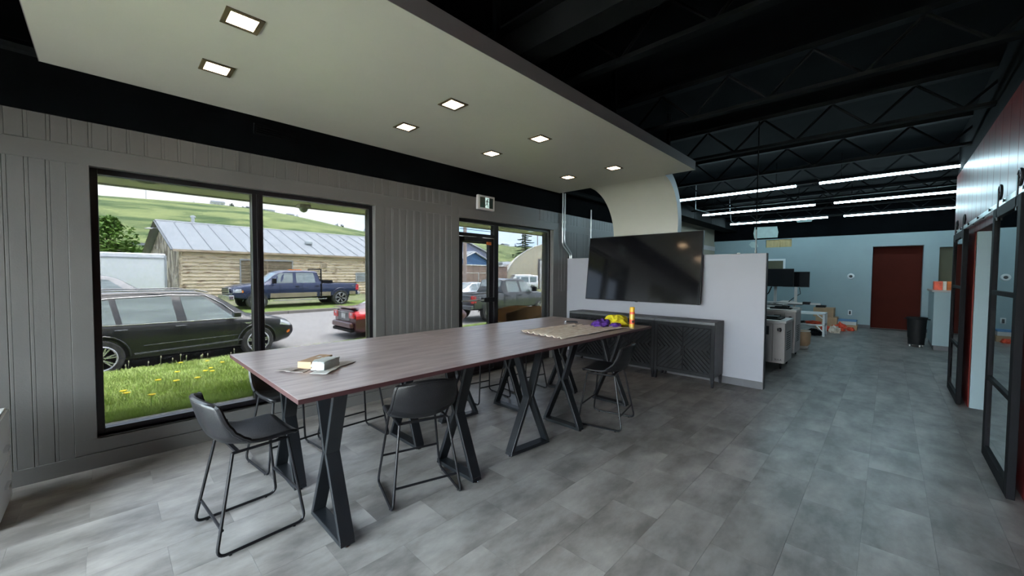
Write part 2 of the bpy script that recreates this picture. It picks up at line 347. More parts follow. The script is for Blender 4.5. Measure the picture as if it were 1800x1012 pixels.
# floor and tiles
fl = MB().box(XB-.2, YR-.1, -.12, XF+.2, 4.9, -.004).build('floor', 'slab'); struct(fl)
tme = MB().box(.0006, .0006, -.0035, .6094, .3042, 0).mesh('tile', 'tile')
nt_ = 0; spill = MB()
cells = []
for j in range(17):
    y0 = -.84 + j*.3048
    for i in range(-5, 30):
        x0 = i*.6096 + (j % 2)*.3048 - .1
        cells.append((x0, y0))
cells = [c for c in cells if -1.6 < c[0] < XF-.6 and c[1] < 4.344-.29]
seen = []
for c in cells:
    d = Vector((c[0]+.3, c[1]+.15, 0)) - CAM; z = d.dot(F_)
    vis = z > .3 and abs(d.dot(R_)/z) < 1.42 and abs(d.dot(U_)/z) < .85
    seen.append((0 if vis else 1, d.length, c))
seen.sort()
for k, (v, dl, c) in enumerate(seen):
    if k < 262: 
        o = bpy.data.objects.new('tile', tme); C.objects.link(o); o.parent = fl; o.location = (c[0], c[1], 0)
    else: spill.box(c[0]+.0006, c[1]+.0006, -.0035, c[0]+.609, c[1]+.3042, 0)
o = spill.build('tile_field', 'tile', fl); o['kind'] = 'stuff'
o = MB().box(8.9, YR, -.0035, XF, -.84, 0).box(XB, 4.3422, -.0035, 8.9, 4.36, 0).box(XF-.7, -.84, -.0045, XF, 4.74, -.0008).box(8.9, 4.3422, -.0035, XF-.7, 4.74, 0).box(XB, -3.2, -.0035, 6.93, -.84, 0).build('tile_border', 'tile', fl); o['kind'] = 'stuff'
struct(MB().box(XB-.2, YR-.1, ZC, XF+.2, 4.9, ZC+.15).build('ceiling', 'black'))

# window wall (left): backing with the two openings and an added one out of view
WX0, WX1, WZ0, WZ1 = -.07, 2.20, .2345, 2.304
DX0, DX1 = 3.44, 5.575
wl = MB()
y0, y1 = YW+.012, YW+.25
for a, b, c, d in ((XB-.2, -2.45, 0, 2.63), (-2.45, -.95, 0, WZ0), (-2.45, -.95, WZ1, 2.63), (-.95, WX0, 0, 2.63), (WX0, WX1, 0, WZ0), (WX0, WX1, WZ1, 2.63), (WX1, DX0, 0, 2.63), (DX0, DX1, WZ1, 2.63), (DX1, 8.2, 0, 2.63)):
    wl.box(a, y0, c, b, y1, d)
wl.box(8.2, 4.72, 0, XF+.1, 4.9, 2.735).box(8.0, YW+.05, 0, 8.2, 4.9, 2.7)
wall_left = struct(wl.build('wall_left', 'wallpaint'))
struct(MB().box(XB-.2, 4.335, 2.627, 8.2, YW+.25, ZC).box(8.2, 4.70, 2.735, XF+.1, 4.9, ZC).build('wall_upper', 'black'))
# flat trim boards on that wall
def trimboard(n, x0, z0, x1, z1): struct(MB().box(x0, YW, z0, x1, YW+.012, z1).build('trim_%d' % n, 'wallpaint', bevel=.002))
cas = .115
trimboard(1, WX0-cas, WZ0, WX0, WZ1); trimboard(2, WX1, .12, WX1+cas, WZ1); trimboard(3, XB, WZ1, DX0-.13, 2.437)
trimboard(13, -.95, .12, -.86, WZ1); trimboard(4, WX0-cas, .12, WX1, WZ0); trimboard(5, DX0-.13, .0, DX0, 2.627); trimboard(6, DX0, WZ1, 8.2, 2.437)
trimboard(7, DX1, 0, DX1+.15, WZ1); trimboard(8, 6.30, 0, 6.42, WZ1); trimboard(14, 6.30, 2.437, 6.42, 2.627)
struct(MB().box(XB, YW-.004, 0, DX0-.13, YW+.012, .115).build('baseboard_left', 'wallpaint', bevel=.002))
# vertical cladding boards
def planks(x0, x1, z0, z1, w=.1016):
    n = max(1, round((x1-x0)/w)); w = (x1-x0)/n
    me = MB().prism([(.0004, YW+.012), (.0004, YW+.007), (.003, YW+.004), (.017, YW+.004), (.0185, YW+.0065), (.020, YW+.004), (w-.003, YW+.004), (w-.0004, YW+.007), (w-.0004, YW+.012)], 'z', z0, z1).mesh('plank', 'wallpaint')
    for i in range(n):
        o = bpy.data.objects.new('plank', me); C.objects.link(o); o.parent = wall_left; o.location = (x0+i*w, 0, 0)
planks(-.86, WX0-cas, .115, WZ1); planks(WX1+cas+.0, DX0-.13, .115, WZ1)
planks(-1.4, DX0-.13, 2.439, 2.627); planks(5.2, 6.30, 2.439, 2.627); planks(6.42, 8.0, 2.439, 2.627)
planks(DX1+.15, 6.30, 1.2, WZ1); planks(6.42, 8.0, 1.2, WZ1)
# window 1 : dark aluminium frame, two panes
def frame_rect(mb, x0, z0, x1, z1, w, ya, yb):
    mb.box(x0, ya, z0, x0+w, yb, z1).box(x1-w, ya, z0, x1, yb, z1).box(x0+w, ya, z0, x1-w, yb, z0+w).box(x0+w, ya, z1-w, x1-w, yb, z1)
ya, yb = 4.415, 4.505
f = MB(); frame_rect(f, WX0, WZ0+.0, WX1, WZ1, .042, ya, yb)
w1 = struct(f.build('window_1', 'alu', bevel=.003))
MB().box(.985, ya-.01, WZ0+.042, 1.075, yb, WZ1-.042).box(1.02, ya-.022, WZ0+.042, 1.040, ya-.01, WZ1-.042).build('mullion', 'alu', w1, bevel=.002)
for a, b in ((WX0+.042, .985), (1.075, WX1-.042)):
    MB().box(a, 4.458, WZ0+.042, b, 4.464, WZ1-.042).build('pane', 'glass', w1)
struct(MB().box(WX0, YW-.0, WZ0-.012, WX1, ya+.01, WZ0).build('trim_9', 'wallpaint', bevel=.002))
f = MB(); frame_rect(f, -2.45, WZ0, -.95, WZ1, .042, ya, yb)  # unseen clear window, added to bring daylight onto the near floor
w4 = struct(f.build('added_window_4', 'alu', bevel=.003)); MB().box(-2.408, 4.458, WZ0+.042, -.992, 4.464, WZ1-.042).build('pane', 'clear', w4)
# door with transom and sidelight
f = MB(); frame_rect(f, DX0, .0, DX1, WZ1, .045, ya, yb); f.box(4.185, ya, .0, 4.275, yb, WZ1-.045)
f.box(DX0+.045, ya, 2.06, 4.185, yb, 2.11).box(4.275, ya, .045, DX1-.045, yb, .16)
d1 = struct(f.build('door_1', 'alu', bevel=.003))
MB().box(4.275, 4.458, .16, DX1-.045, 4.464, WZ1-.045).build('pane', 'glass', d1)
MB().box(DX0+.045, 4.458, 2.11, 4.185, 4.464, WZ1-.045).build('pane', 'glass', d1)
f = MB(); frame_rect(f, DX0+.05, .012, 4.18, 2.055, .085, ya+.02, yb-.01); f.box(DX0+.1, ya+.02, .09, 4.1, yb-.01, .25)
leaf = f.build('door_leaf', 'alu', d1, bevel=.003)
MB().box(DX0+.135, 4.458, .25, 4.095, 4.464, 1.97).build('pane', 'glass', leaf)
MB().box(3.55, ya-.055, 1.985, 3.90, ya+.02, 2.05).bar((3.72, ya-.03, 2.04), (4.05, ya-.12, 2.075), .02, .012).build('door_closer', 'alu', d1, bevel=.004)
MB().box(3.93, ya-.06, 1.085, 4.15, ya+.02, 1.155).build('latch_case', 'blk', leaf, bevel=.006)
MB().tube([(3.52, ya-.04, 1.12), (3.95, ya-.04, 1.12)], .012).build('push_bar', 'galv', leaf, smooth=True)
MB().box(4.04, ya+.008, 1.955, 4.13, ya+.02, 2.0).build('sticker', 'orange2', leaf)
MB().tube([(3.5, ya-.012, 2.155), (4.14, ya-.012, 2.155), (4.14, ya-.012, 2.25)], .004, 6).build('wire', 'ink', d1)

# back wall (behind the camera): unseen clear storefront, added to light the room
struct(MB().box(XB-.2, YR, 0, XB, -.55, ZC).box(XB-.2, -.55, 0, XB, 4.25, .12).box(XB-.2, -.55, 2.40, XB, 4.25, ZC).box(XB-.2, 4.25, 0, XB, 4.6, ZC).build('wall_back', 'wallpaint'))
f = MB(); xa, xb = XB-.15, XB-.05
for yy in (-.55, 1.02, 2.6, 4.19): f.box(xa, yy, .12, xb, yy+.06, 2.40)
f.box(xa, -.49, .12, xb, 4.19, .18).box(xa, -.49, 2.34, xb, 4.19, 2.40)
w2 = struct(f.build('added_window_2', 'alu'))
for a, b in ((-.49, 1.02), (1.08, 2.6), (2.66, 4.19)): MB().box(XB-.103, a, .18, XB-.097, b, 2.34).build('pane', 'clear', w2)

# right wall: red glossy panels with a doorway
YRW = -.70; OX0, OX1, OZ = 4.62, 6.93, 2.03
rw = MB().box(XB, YRW-.12, 0, OX0, YRW-.01, 3.03).box(OX0, YRW-.12, OZ, OX1, YRW-.01, 3.03).box(OX1, YRW-.12, 0, 8.97, YRW-.01, 3.03)
wall_right = struct(rw.build('wall_right', 'darkred'))
n = 17; w = (8.975-3.30)/n
for i in range(n):
    x0 = 3.30+i*w; x1 = x0+w
    ov = x1 > OX0 and x0 < OX1
    MB().box(x0+.002, YRW-.01, OZ if ov else 0, x1-.002, YRW, 3.03).build('panel', 'red', wall_right, bevel=.003)
    if ov and x0 < OX0-.02: MB().box(x0+.002, YRW-.01, 0, OX0, YRW, OZ-.002).build('panel', 'red', wall_right, bevel=.003)
    if ov and x1 > OX1+.02: MB().box(OX1, YRW-.01, 0, x1-.002, YRW, OZ-.002).build('panel', 'red', wall_right, bevel=.003)
struct(MB().box(XB, YRW-.12, 3.03, 8.97, YRW-.01, ZC).build('wall_right_upper', 'black'))
# small room seen through that doorway
struct(MB().box(6.93, -3.2, 0, 7.05, YRW-.12, ZC).build('wall_side_room', 'teal'))
struct(MB().box(6.915, -3.2, 0, 6.93, YRW-.125, .115).build('baseboard_side_room', 'base', bevel=.003))
struct(MB().box(XB, -3.32, 0, 7.05, -3.2, ZC).build('wall_side_room_back', 'olive'))
# far wall
FW = XF
fw = MB()
for y0_, y1_, z0, z1 in ((.357, 2.29, 0, 2.735), (2.29, 3.01, 0, 2.456), (2.29, 3.01, 2.715, 2.735), (3.01, 4.9, 0, 2.735), (-.662, .357, 2.375, 2.735), (-.95, -.662, 0, 2.735),
                         (-1.9, -.95, 2.306, 2.735), (-1.9, -.95, 0, 1.1), (YR, -1.9, 0, 2.735)):
    fw.box(FW, y0_, z0, FW+.16, y1_, z1)
wall_far = struct(fw.build('wall_far', 'teal'))
struct(MB().box(FW-.01, YR, 2.735, FW+.16, 4.9, ZC).build('wall_far_upper', 'black'))
struct(MB().box(FW+.4, -2.2, 0, FW+.5, 1.2, 2.735).build('wall_hall', 'darkred'))
struct(MB().box(FW+.16, -.70, 0, FW+.4, -.66, 2.6).box(FW+.16, .36, 0, FW+.4, .40, 2.6).box(FW+.16, -.7, 2.38, FW+.4, .4, 2.45).build('wall_hall_sides', 'teal'))
struct(MB().box(FW+.16, -2.0, .9, FW+.2, -.9, 2.4).build('wall_office', 'olive'))
struct(MB().box(FW-.012, .357, 0, FW, 4.7, .10).box(FW-.012, -.95, 0, FW, -.662, .1).build('baseboard_far', 'base', bevel=.003))
struct(MB().box(8.9, YR-.1, 0, FW+.1, YR, ZC).build('wall_far_right', 'teal'))
struct(MB().box(8.85, YR, 0, 8.97, YRW-.12, ZC).build('wall_far_return', 'teal'))
struct(MB().box(FW+.16, -2.3, 2.74, FW+.55, 1.3, 2.8).box(FW+.16, 1.2, 0, FW+.5, 1.25, 2.75).box(FW+.16, -2.25, 0, FW+.5, -2.2, 2.75).build('hall_ceiling', 'black'))
struct(MB().box(XF, -2.4, -.12, XF+.6, 1.4, -.004).build('hall_floor', 'slab'))
# opening with raw plywood in the far wall
pv = thing('wall_vent', 'raw plywood backed vent opening in two bays high on far wall', 'vent', (FW, 2.65, 2.585))
MB().box(.10, -.36, -.13, .12, .36, .13).build('backing', 'ply', pv)
MB().box(.02, -.03, -.13, .10, .0, .13).build('stud', 'ply', pv)
# white framed interior window in the far wall
w3 = MB(); 
for a in ((2.44, 1.30, 2.50, 2.07), (3.10, 1.30, 3.16, 2.07), (2.50, 2.01, 3.10, 2.07), (2.50, 1.30, 3.10, 1.36)): w3.box(FW-.03, a[0], a[1], FW-.002, a[2], a[3])
w3 = struct(w3.build('window_3', 'b_white', bevel=.004)); MB().box(FW-.016, 2.50, 1.36, FW-.006, 3.10, 2.01).build('pane', 'olive', w3)
struct(MB().box(FW-.025, -1.9, 1.1, FW-.0, -.95, 1.16).build('trim_10', 'base'))

# partition behind the tv
PX = 6.013
part = struct(MB().box(PX, 1.1665, 0, PX+.10, YW+.01, 1.81).build('wall_partition', 'white', bevel=.002))
struct(MB().box(PX-.008, 1.1665, 0, PX, YW, .10).box(PX-.008, 1.1585, 0, PX+.10, 1.1665, .10).build('baseboard_partition', 'base', bevel=.002))
struct(MB().box(PX-.0, 1.161, .10, PX+.10, 1.1665, 1.81).build('trim_11', 'base'))

# ------------------------------------------------------------------ roof steel
for i, x in enumerate((1.35, 2.9, 4.5, 6.1, 7.7, 9.3, 10.9, 12.5, 14.1)):
    j = thing('roof_joist', ['open web roof joist above the camera', 'second black open web joist over the floor', 'third black joist crossing above the canopy end', 'black joist over the tall partition',
        'black joist just before the nearest tube lights', 'black joist behind the nearest tube lights', 'black joist before the middle tube lights' , 'black joist between middle and farthest tube lights', 'farthest black joist beside the far wall'][i],
        'joist', (x, -.7, 3.2), 0, None)
    MB().box(-.04, -3.4, 0, .04, 5.0, .035).build('bottom_chord', 'blackbeam', j)
    MB().box(-.05, -3.4, .36, .05, 5.0, .41).build('top_chord', 'blackbeam', j)
    wb = MB(); k = 0; y = -3.3
    while y < 4.8:
        wb.tube([(0, y, .03), (0, y+.35, .37)] if k % 2 == 0 else [(0, y, .37), (0, y+.35, .03)], .014, 5); y += .35; k += 1
    wb.build('web', 'blackbeam', j)
g = thing('steel_girder', 'wide black steel beam crossing the ceiling nearest the camera', 'beam', (2.15, 0, 3.06))
MB().box(-.09, -.69, 0, .09, 4.33, .018).build('bottom_flange', 'blackbeam', g)
MB().box(-.006, -.69, .018, .006, 4.33, .26).build('beam_web', 'blackbeam', g)
MB().box(-.09, -.69, .26, .09, 4.33, .278).build('top_flange', 'blackbeam', g)
g = thing('air_duct', 'long black rectangular air duct along window wall behind partition', 'duct', (8.3, 4.06, 3.04))
for a in range(5): MB().box(a*1.4, -.22, 0, a*1.4+1.38, .22, .30).build('duct_section', 'blackbeam', g, bevel=.006)
for x in (.32, 5.9): MB().box(x, -.02, .30, x+.03, 0, .58).build('hanger', 'blackbeam', g)
g = thing('ceiling_vent', 'faint black air vent low on dark band above large window', 'vent', (1.19, 4.334, 2.86))
MB().box(-.2, -.01, -.05, .2, 0, .05).build('vent_frame', 'blackbeam', g, bevel=.003)
for k in range(4): MB().box(-.18, -.016, -.036+k*.02, .18, -.010, -.028+k*.02).build('slat', 'blackbeam', g)
tag(MB().tube([(XB+.05, 4.2, 3.0), (8.1, 4.2, 3.0)], .045, 8).build('ceiling_pipe', 'blackbeam', smooth=True), 'black pipe running along dark band above the window wall', 'pipe')

# ------------------------------------------------------------------ canopy
CX0, CX1, CY0, CY1, CZ = -.273, 5.371, 1.866, 4.062, 2.888
cp = thing('ceiling_canopy', 'floating cream ceiling canopy curving down towards the tv partition', 'canopy', (0, 0, 0))
MB().box(CX0, CY0, CZ, CX1, CY1, CZ+.012).build('soffit_panel', 'canopy', cp)
for n_, a in enumerate(((CX0, CY0-.004, CX1, CY0), (CX0, CY1, CX1, CY1+.004), (CX0-.004, CY0-.004, CX0, CY1+.004), (CX1, CY0-.004, CX1+.004, CY1+.004))):
    MB().box(a[0], a[1], CZ, a[2], a[3], CZ+.112).build('fascia', 'fascia' if n_ != 1 else 'black', cp)
MB().box(CX0, CY0, CZ+.10, CX1, CY1, CZ+.112).build('top_panel', 'black', cp)
for x in (.3, 2.0, 3.7, 5.1):
    for y in (2.1, 3.8): MB().box(x, y, CZ+.112, x+.04, y+.04, ZC).build('hanger', 'black', cp)
# quarter sweep: from canopy end down to the top of the partition
def crv(t):
    a = t*PI/2
    x = 5.36+.70*math.sin(a); z = 2.20+(CZ+.004-2.20)*math.cos(a)
    yl = 3.47+(3.42-3.47)*t; yr = 2.27+(2.34-2.27)*t
    return x, z, yl, yr
m_ = MB(); me_ = MB(); N = 20
st = [crv(i/N) for i in range(N+1)] + [(6.06, 1.815, 3.42, 2.34)]
for k in range(len(st)):
    x, z, yl, yr = st[k]; m_.v += [(x, yl, z), (x, yr, z)]
m_.f = [(2*i, 2*i+1, 2*i+3, 2*i+2) for i in range(len(st)-1)]
m_.build('curved_panel', 'canopy', cp, smooth=True, ang=60)
for side in (2, 3):
    e = MB(); 
    for k in range(len(st)):
        s_ = st[k]; a = min(1, k/N)*PI/2; dx = .14*math.sin(a); dz = .14*math.cos(a)
        e.v += [(s_[0], s_[side], s_[1]), (s_[0]+dx, s_[side], s_[1]+dz)]
    e.f = [(2*i, 2*i+1, 2*i+3, 2*i+2) for i in range(len(st)-1)]
    e.build('curve_side', 'curveedge' if side == 3 else 'black', cp, smooth=True)
e = MB()
for k in range(len(st)):
    s_ = st[k]; a = min(1, k/N)*PI/2; dx = .14*math.sin(a); dz = .14*math.cos(a)
    e.v += [(s_[0]+dx, s_[2], s_[1]+dz), (s_[0]+dx, s_[3], s_[1]+dz)]
e.f = [(2*i, 2*i+1, 2*i+3, 2*i+2) for i in range(len(st)-1)]
e.build('curve_back', 'curveedge', cp, smooth=True)

def downlight(x, y, label):
    t = thing('downlight', label, 'ceiling light', (x, y, CZ), 0, 'square downlights in the cream canopy')
    f = MB(); a, b = .089, .064
    f.box(-a, -a, -.006, -b, a, 0).box(b, -a, -.006, a, a, 0).box(-b, -a, -.006, b, -b, 0).box(-b, b, -.006, b, a, 0)
    f.build('trim_ring', 'bronze', t, bevel=.001)
    MB().box(-b, -b, -.004, b, b, -.001).build('diffuser', 'lamp', t)
names = ['nearest', 'second', 'third', 'farthest']
for i, x in enumerate((.55, 1.99, 3.09, 4.57)):
    downlight(x, 2.595, '%s lit square downlight in canopy row away from the windows' % names[i])
    downlight(x, 3.312, '%s lit square downlight in canopy row beside the windows' % names[i])

# ------------------------------------------------------------------ tube lights
k = 0; rown = ['nearest', 'middle', 'farthest']
for r_, x in enumerate((8.78, 11.35, 13.95)):
    for c_, (y0_, y1_) in enumerate(((1.27, 3.71), (-1.53, .93))):
        t = thing('tube_light', 'lit white tube light, %s row, %s half' % (rown[r_], ['window side', 'red wall side'][c_]), 'ceiling light', (x, 0, 3.15), 0, 'hanging tube lights over the back room')
        MB().tube([(0, y0_, 0), (0, y1_, 0)], .019, 8).build('tube', 'led', t, smooth=True)
        MB().box(-.012, y0_-.0, .021, .012, y1_, .05).build('housing', 'blackbeam', t)
        for yh in (y0_+.3, y1_-.3): MB().box(-.012, yh, .05, .012, yh+.01, .47).build('hanger', 'blackbeam', t)
    tag(MB().tube([(x, .93, 3.17), (x, 1.27, 3.17)], .007, 6).build('light_cable', 'blk'), 'dark cable joining the two tube lights of %s row' % rown[r_], 'cable')

# ================================================================== TABLES
def xleg(name, parent, loc, rz):
    L = bpy.data.objects.new(name, None); 
    dep = .04; th = .028
    def seg(p, q, t=th):
        d = Vector((q[0]-p[0], q[1]-p[1])).normalized(); n_ = Vector((-d.y, d.x))*t/2
        return [(p[0]+n_.x, p[1]+n_.y), (q[0]+n_.x, q[1]+n_.y), (q[0]-n_.x, q[1]-n_.y), (p[0]-n_.x, p[1]-n_.y)]
    mb = MB()
    mb.prism([(-.225, .012), (.225, .012), (.214, .040), (-.214, .040)], 'x', -dep, dep)
    mb.prism([(-.17, .880), (.17, .880), (.17, .888), (-.17, .888)], 'x', -dep, dep)
    for s in (-1, 1):
        mb.prism(seg((s*.208, .030), (s*.012, .475)), 'x', -dep+(s > 0)*.001, dep-(s > 0)*.001)
        mb.prism(seg((s*.012, .465), (-s*.148, .884)) if False else seg((s*.012, .462), (s*.150, .884)), 'x', -dep+(s > 0)*.001, dep-(s > 0)*.001)
    o = mb.build(name, 'blkleg', parent, bevel=.003); o.location = loc; o.rotation_euler = (0, 0, rz)
    for s in (-1, 1): MB().lathe([(.016, 0), (.018, .004), (.012, .012)], 12, (0, s*.205, 0)).build('glide', 'chrome', o, smooth=True)
    return o
TZ = .914
def table(x0, y0, x1, y1, label, legs):
    t = thing('bar_table', label, 'table', (x0, y0, 0), 0, 'four bar tables pushed together')
    MB().box(.0008, .0008, TZ-.025, x1-x0-.0008, y1-y0-.0008, TZ).build('tabletop', 'top', t, bevel=.0015)
    e = MB().box(.0008, -.0006, TZ-.0245, x1-x0-.0008, .0008, TZ-.0008).box(-.0006, .0, TZ-.0245, .0008, y1-y0, TZ-.0008)
    if x1 > 3: e.box(x1-x0-.0008, 0, TZ-.0245, x1-x0+.0006, y1-y0, TZ-.0008)
    e.build('edge_band', 'topedge', t)
    for (x, y, rz) in legs: xleg('leg', t, (x-x0, y-y0, 0), rz)
XM, YM = 2.175, 2.712
table(.615, 1.98, XM, YM, 'dark brown bar table at near front corner, black crossed legs', [(.895, 2.325, 0), (1.835, 2.325, 0)])
table(.615, YM, XM, 3.44, 'dark brown bar table beside the large window, near end', [(.91, 3.125, 0), (1.845, 3.08, 0)])
table(XM, 1.98, 4.415, YM, 'dark brown bar table carrying the spray can and paper', [(2.505, 2.205, PI/2-.1), (3.15, 2.315, 0), (4.115, 2.34, 0)])
table(XM, YM, 4.415, 3.44, 'dark brown bar table beside the glass door, far end', [(2.525, 3.19, PI/2-.12), (3.125, 3.035, 0), (4.11, 3.04, 0)])

# ================================================================== STOOLS
def stool(label, loc, rz):
    t = thing('bar_stool', label, 'stool', loc, rz, 'black bar stools round the tables')
    prof = [(.205, .528), (.196, .545), (.165, .556), (.10, .552), (.0, .545), (-.08, .546), (-.15, .565), (-.195, .610), (-.220, .67), (-.238, .735), (-.254, .80), (-.259, .822)]
    hw = [.170, .198, .212, .216, .216, .216, .216, .214, .212, .208, .196, .165]
    def pt(u, v):
        f = u*(len(prof)-1); i = min(int(f), len(prof)-2); a = f-i
        x = prof[i][0]*(1-a)+prof[i+1][0]*a; z = prof[i][1]*(1-a)+prof[i+1][1]*a; w = hw[i]*(1-a)+hw[i+1]*a
        s = v*2-1; c = abs(s)**2.2
        back = min(1, max(0, (u-.42)/.28))
        mid = math.exp(-((u-.55)/.16)**2)
        return (x + c*(.060*back + .03*mid), s*w, z + c*(.010*(1-back) + .035*mid - (.030*max(0, (u-.88)/.12) if u > .88 else 0)))
    MB().grid(pt, 33, 16).build('seat_shell', 'leather', t, smooth=True, solid=.024, ang=80, subd=1)
    # stitched rim following the edge of the back
    rim = [pt(u/30, 1.0) for u in range(14, 31)] + [pt(1, v/10) for v in range(9, 0, -1)] + [pt(u/30, 0) for u in range(30, 13, -1)]
    MB().tube(rim, .0135, 6).build('rim_piping', 'leather', t, smooth=True)
    for s in (-1, 1):
        pts = [(.02, s*.10, .528), (.155, s*.165, .523), (.222, s*.232, .012), (-.222, s*.232, .012), (-.125, s*.165, .520), (.0, s*.13, .526)]
        P = fillet([pts[1], pts[2], pts[3], pts[4]], .05, 6)
        full = fillet([pts[0], pts[1], pts[2]], .03, 5)[:-1] + P[1:] 
        MB().tube(fillet([pts[5], pts[1], pts[2], pts[3], pts[4], pts[5]][1:5], .05, 6), .0085, 8).build('side_frame', 'blk', t, smooth=True)
        MB().tube([(.158, s*.165, .522), (-.128, s*.165, .519)], .0085, 8).build('seat_rail', 'blk', t, smooth=True)
        for x in (-.16, .16): MB().lathe([(.008, 0), (.008, .012)], 8, (x, s*.232, -.0)).build('foot_pad', 'carblack', t)
    for x in (-.11, .11): MB().box(x, -.165, .513, x+.02, .165, .525).build('cross_bar', 'blk', t)
    for x, z in ((.1965, .20), (-.190, .14)):
        yy = .232-(z-.012)/.51*.067
        MB().tube([(x, -yy, z), (x, yy, z)], .008, 8).build('footrest', 'blk', t, smooth=True)
    return t
R = math.radians
st0 = stool('black stool at near table end, back to the camera corner', (.575, 2.735, 0), R(4))
for lb, loc, a in (('black stool at front long side, its back hiding table legs', (1.50, 2.345, 0), 74),
                   ('black stool tucked at far front corner, before the charcoal cabinets', (3.565, 2.06, 0), 102),
                   ('black stool by large window, nearest table end', (1.01, 3.50, 0), -84),
                   ('second black stool by large window, behind the front stool', (1.555, 3.515, 0), -89),
                   ('black stool before the panelled wall and glass door', (3.18, 3.515, 0), -97),
                   ('farthest black stool before the glass door sidelight', (3.81, 3.455, 0), -98)):
    dup(st0, loc, R(a), lb)

# ================================================================== TV
tv = thing('television', 'large black flat television tilted forward on partition', 'television', (5.90, 2.870, 1.62))
tv.rotation_euler = (0, -R(-7.0), 0)
hw_, hh = .945, .535
MB().box(-.015, -hw_, -hh, .03, hw_, hh).build('back_case', 'blk', tv, bevel=.006)
MB().box(-.020, -hw_, -hh, -.015, hw_, -hh+.012).box(-.020, -hw_, hh-.009, -.015, hw_, hh).box(-.020, -hw_, -hh, -.015, -hw_+.009, hh).box(-.020, hw_-.009, -hh, -.015, hw_, hh).build('bezel', 'carblack', tv)
MB().box(-.018, -hw_+.009, -hh+.012, -.0152, hw_-.009, hh-.009).build('screen', 'screen', tv)
MB().box(.03, -.2, -.2, .07, .2, .2).box(.06, -.05, -.15, .118, .05, -.05).build('wall_mount', 'blk', tv)
MB().box(-.022, -.02, -hh-.008, -.012, .02, -hh+.002).build('sensor', 'carblack', tv)

# ================================================================== CABINETS
KX = 5.593
def cabinet(y0, y1, label, x0=KX):
    t = thing('sideboard_cabinet', label, 'cabinet', (x0, y0, 0), 0, 'charcoal cabinets under the television')
    w = y1-y0-.004; D = .395; z0, z1 = .135, .845
    MB().box(.02, 0, z0, D, .02, z1).box(.02, w-.02, z0, D, w, z1).box(.02, .02, z0, D, w-.02, z0+.02).box(D-.01, .02, z0, D, w-.02, z1).build('carcass', 'chartop', t)
    MB().box(0, 0, z1, D, w, .88).build('top_board', 'chartop', t, bevel=.002)
    fr = MB().box(0, 0, .10, .022, .045, z1).box(0, w-.045, .10, .022, w, z1).box(0, .045, z1-.05, .022, w-.045, z1).box(0, .045, .13, .022, w-.045, .18)
    fr.build('face_frame', 'char', t, bevel=.002)
    for (x, y) in ((.022, .022), (.022, w-.022), (D-.03, .022), (D-.03, w-.022)):
        MB().add([(x-.02, y-.02, .135), (x+.02, y-.02, .135), (x+.02, y+.02, .135), (x-.02, y+.02, .135), (x-.012, y-.012, 0), (x+.012, y-.012, 0), (x+.012, y+.012, 0), (x-.012, y+.012, 0)],
                 [(0,1,2,3), (7,6,5,4), (0,4,5,1), (1,5,6,2), (2,6,7,3), (3,7,4,0)]).build('leg', 'blk', t)
    ym = w/2
    for s in (-1, 1):
        a, b = (.048, ym-.002) if s < 0 else (ym+.002, w-.048)
        d = MB().box(.002, a, .183, .018, b, z1-.053).build('door', 'char', t, bevel=.002)
        # chevron slats meeting at the centre line
        zc = .49; wd = b-a-.012; lo, hi = .193, z1-.063; stp = .066
        for up in (-1, 1):
            H = (hi-zc) if up > 0 else (zc-lo); c = -wd+stp*.6
            while c < H-.02:
                ya_, yb_ = max(0, -c), min(wd, H-c)
                if yb_-ya_ > .03:
                    f = (lambda yy: (b-.006-yy) if s < 0 else (a+.006+yy))
                    MB().bar((-.0015, f(ya_), zc+up*(ya_+c)), (-.0015, f(yb_), zc+up*(yb_+c)), .007, .036, (1, 0, 0)).build('chevron_slat', 'char', d)
                c += stp
        hy = b-.02 if s < 0 else a+.02
        MB().box(-.022, hy-.006, .40, -.012, hy+.006, .53).box(-.012, hy-.004, .41, .002, hy+.004, .42).box(-.012, hy-.004, .51, .002, hy+.004, .52).build('handle', 'blk', d, bevel=.002)
    return t
cabinet(1.645, 2.470, 'right charcoal chevron door cabinet, clear of the table')
cabinet(2.470, 3.270, 'middle charcoal chevron door cabinet behind stool')
cabinet(3.270, 3.995, 'left charcoal chevron door cabinet nearest the windows')

# ================================================================== EXIT SIGN, CONDUITS
ex = thing('exit_sign', 'lit running man exit sign in pale box above door', 'sign', (3.91, YW-.0, 2.555))
MB().box(-.165, -.05, -.105, .165, 0, .105).build('housing', 'plastic_w', ex, bevel=.008)
MB().box(-.128, -.052, -.075, .128, -.050, .075).build('sign_panel', 'greenexit', ex)
MB().box(-.028, -.0535, -.075, .048, -.0522, .075).build('doorway_symbol', 'exitglow', ex)
mn = MB(); yy = -.0545
def limb(a, b, w): mn.bar((a[0], yy, a[1]), (b[0], yy, b[1]), w, .0015, (0, 1, 0))
mn.lathe([(.0105, 0), (.0105, .0015)], 12, (.022, yy, .052), 'y')
limb((.012, .040), (.004, -.002), .020); limb((.010, .034), (-.014, .024), .008); limb((-.014, .024), (-.020, .006), .007)
limb((.014, .032), (.034, .014), .008); limb((.034, .014), (.048, .014), .007)
limb((.004, -.002), (-.004, -.030), .010); limb((-.004, -.030), (-.034, -.036), .008)
limb((.004, -.002), (.020, -.034), .010); limb((.020, -.034), (.030, -.064), .008)
mn.build('running_figure', 'ink', ex)
def conduit(label, path, ks=(), r=.013):
    t = thing('conduit', label, 'conduit', (0, 0, 0))
    MB().tube(fillet(path, .06, 4), r, 8).build('pipe', 'galv', t, smooth=True)
    for k_ in ks: MB().lathe([(r+.005, -.02), (r+.005, .02)], 10, k_).build('coupling', 'galv', t, smooth=True)
    return t
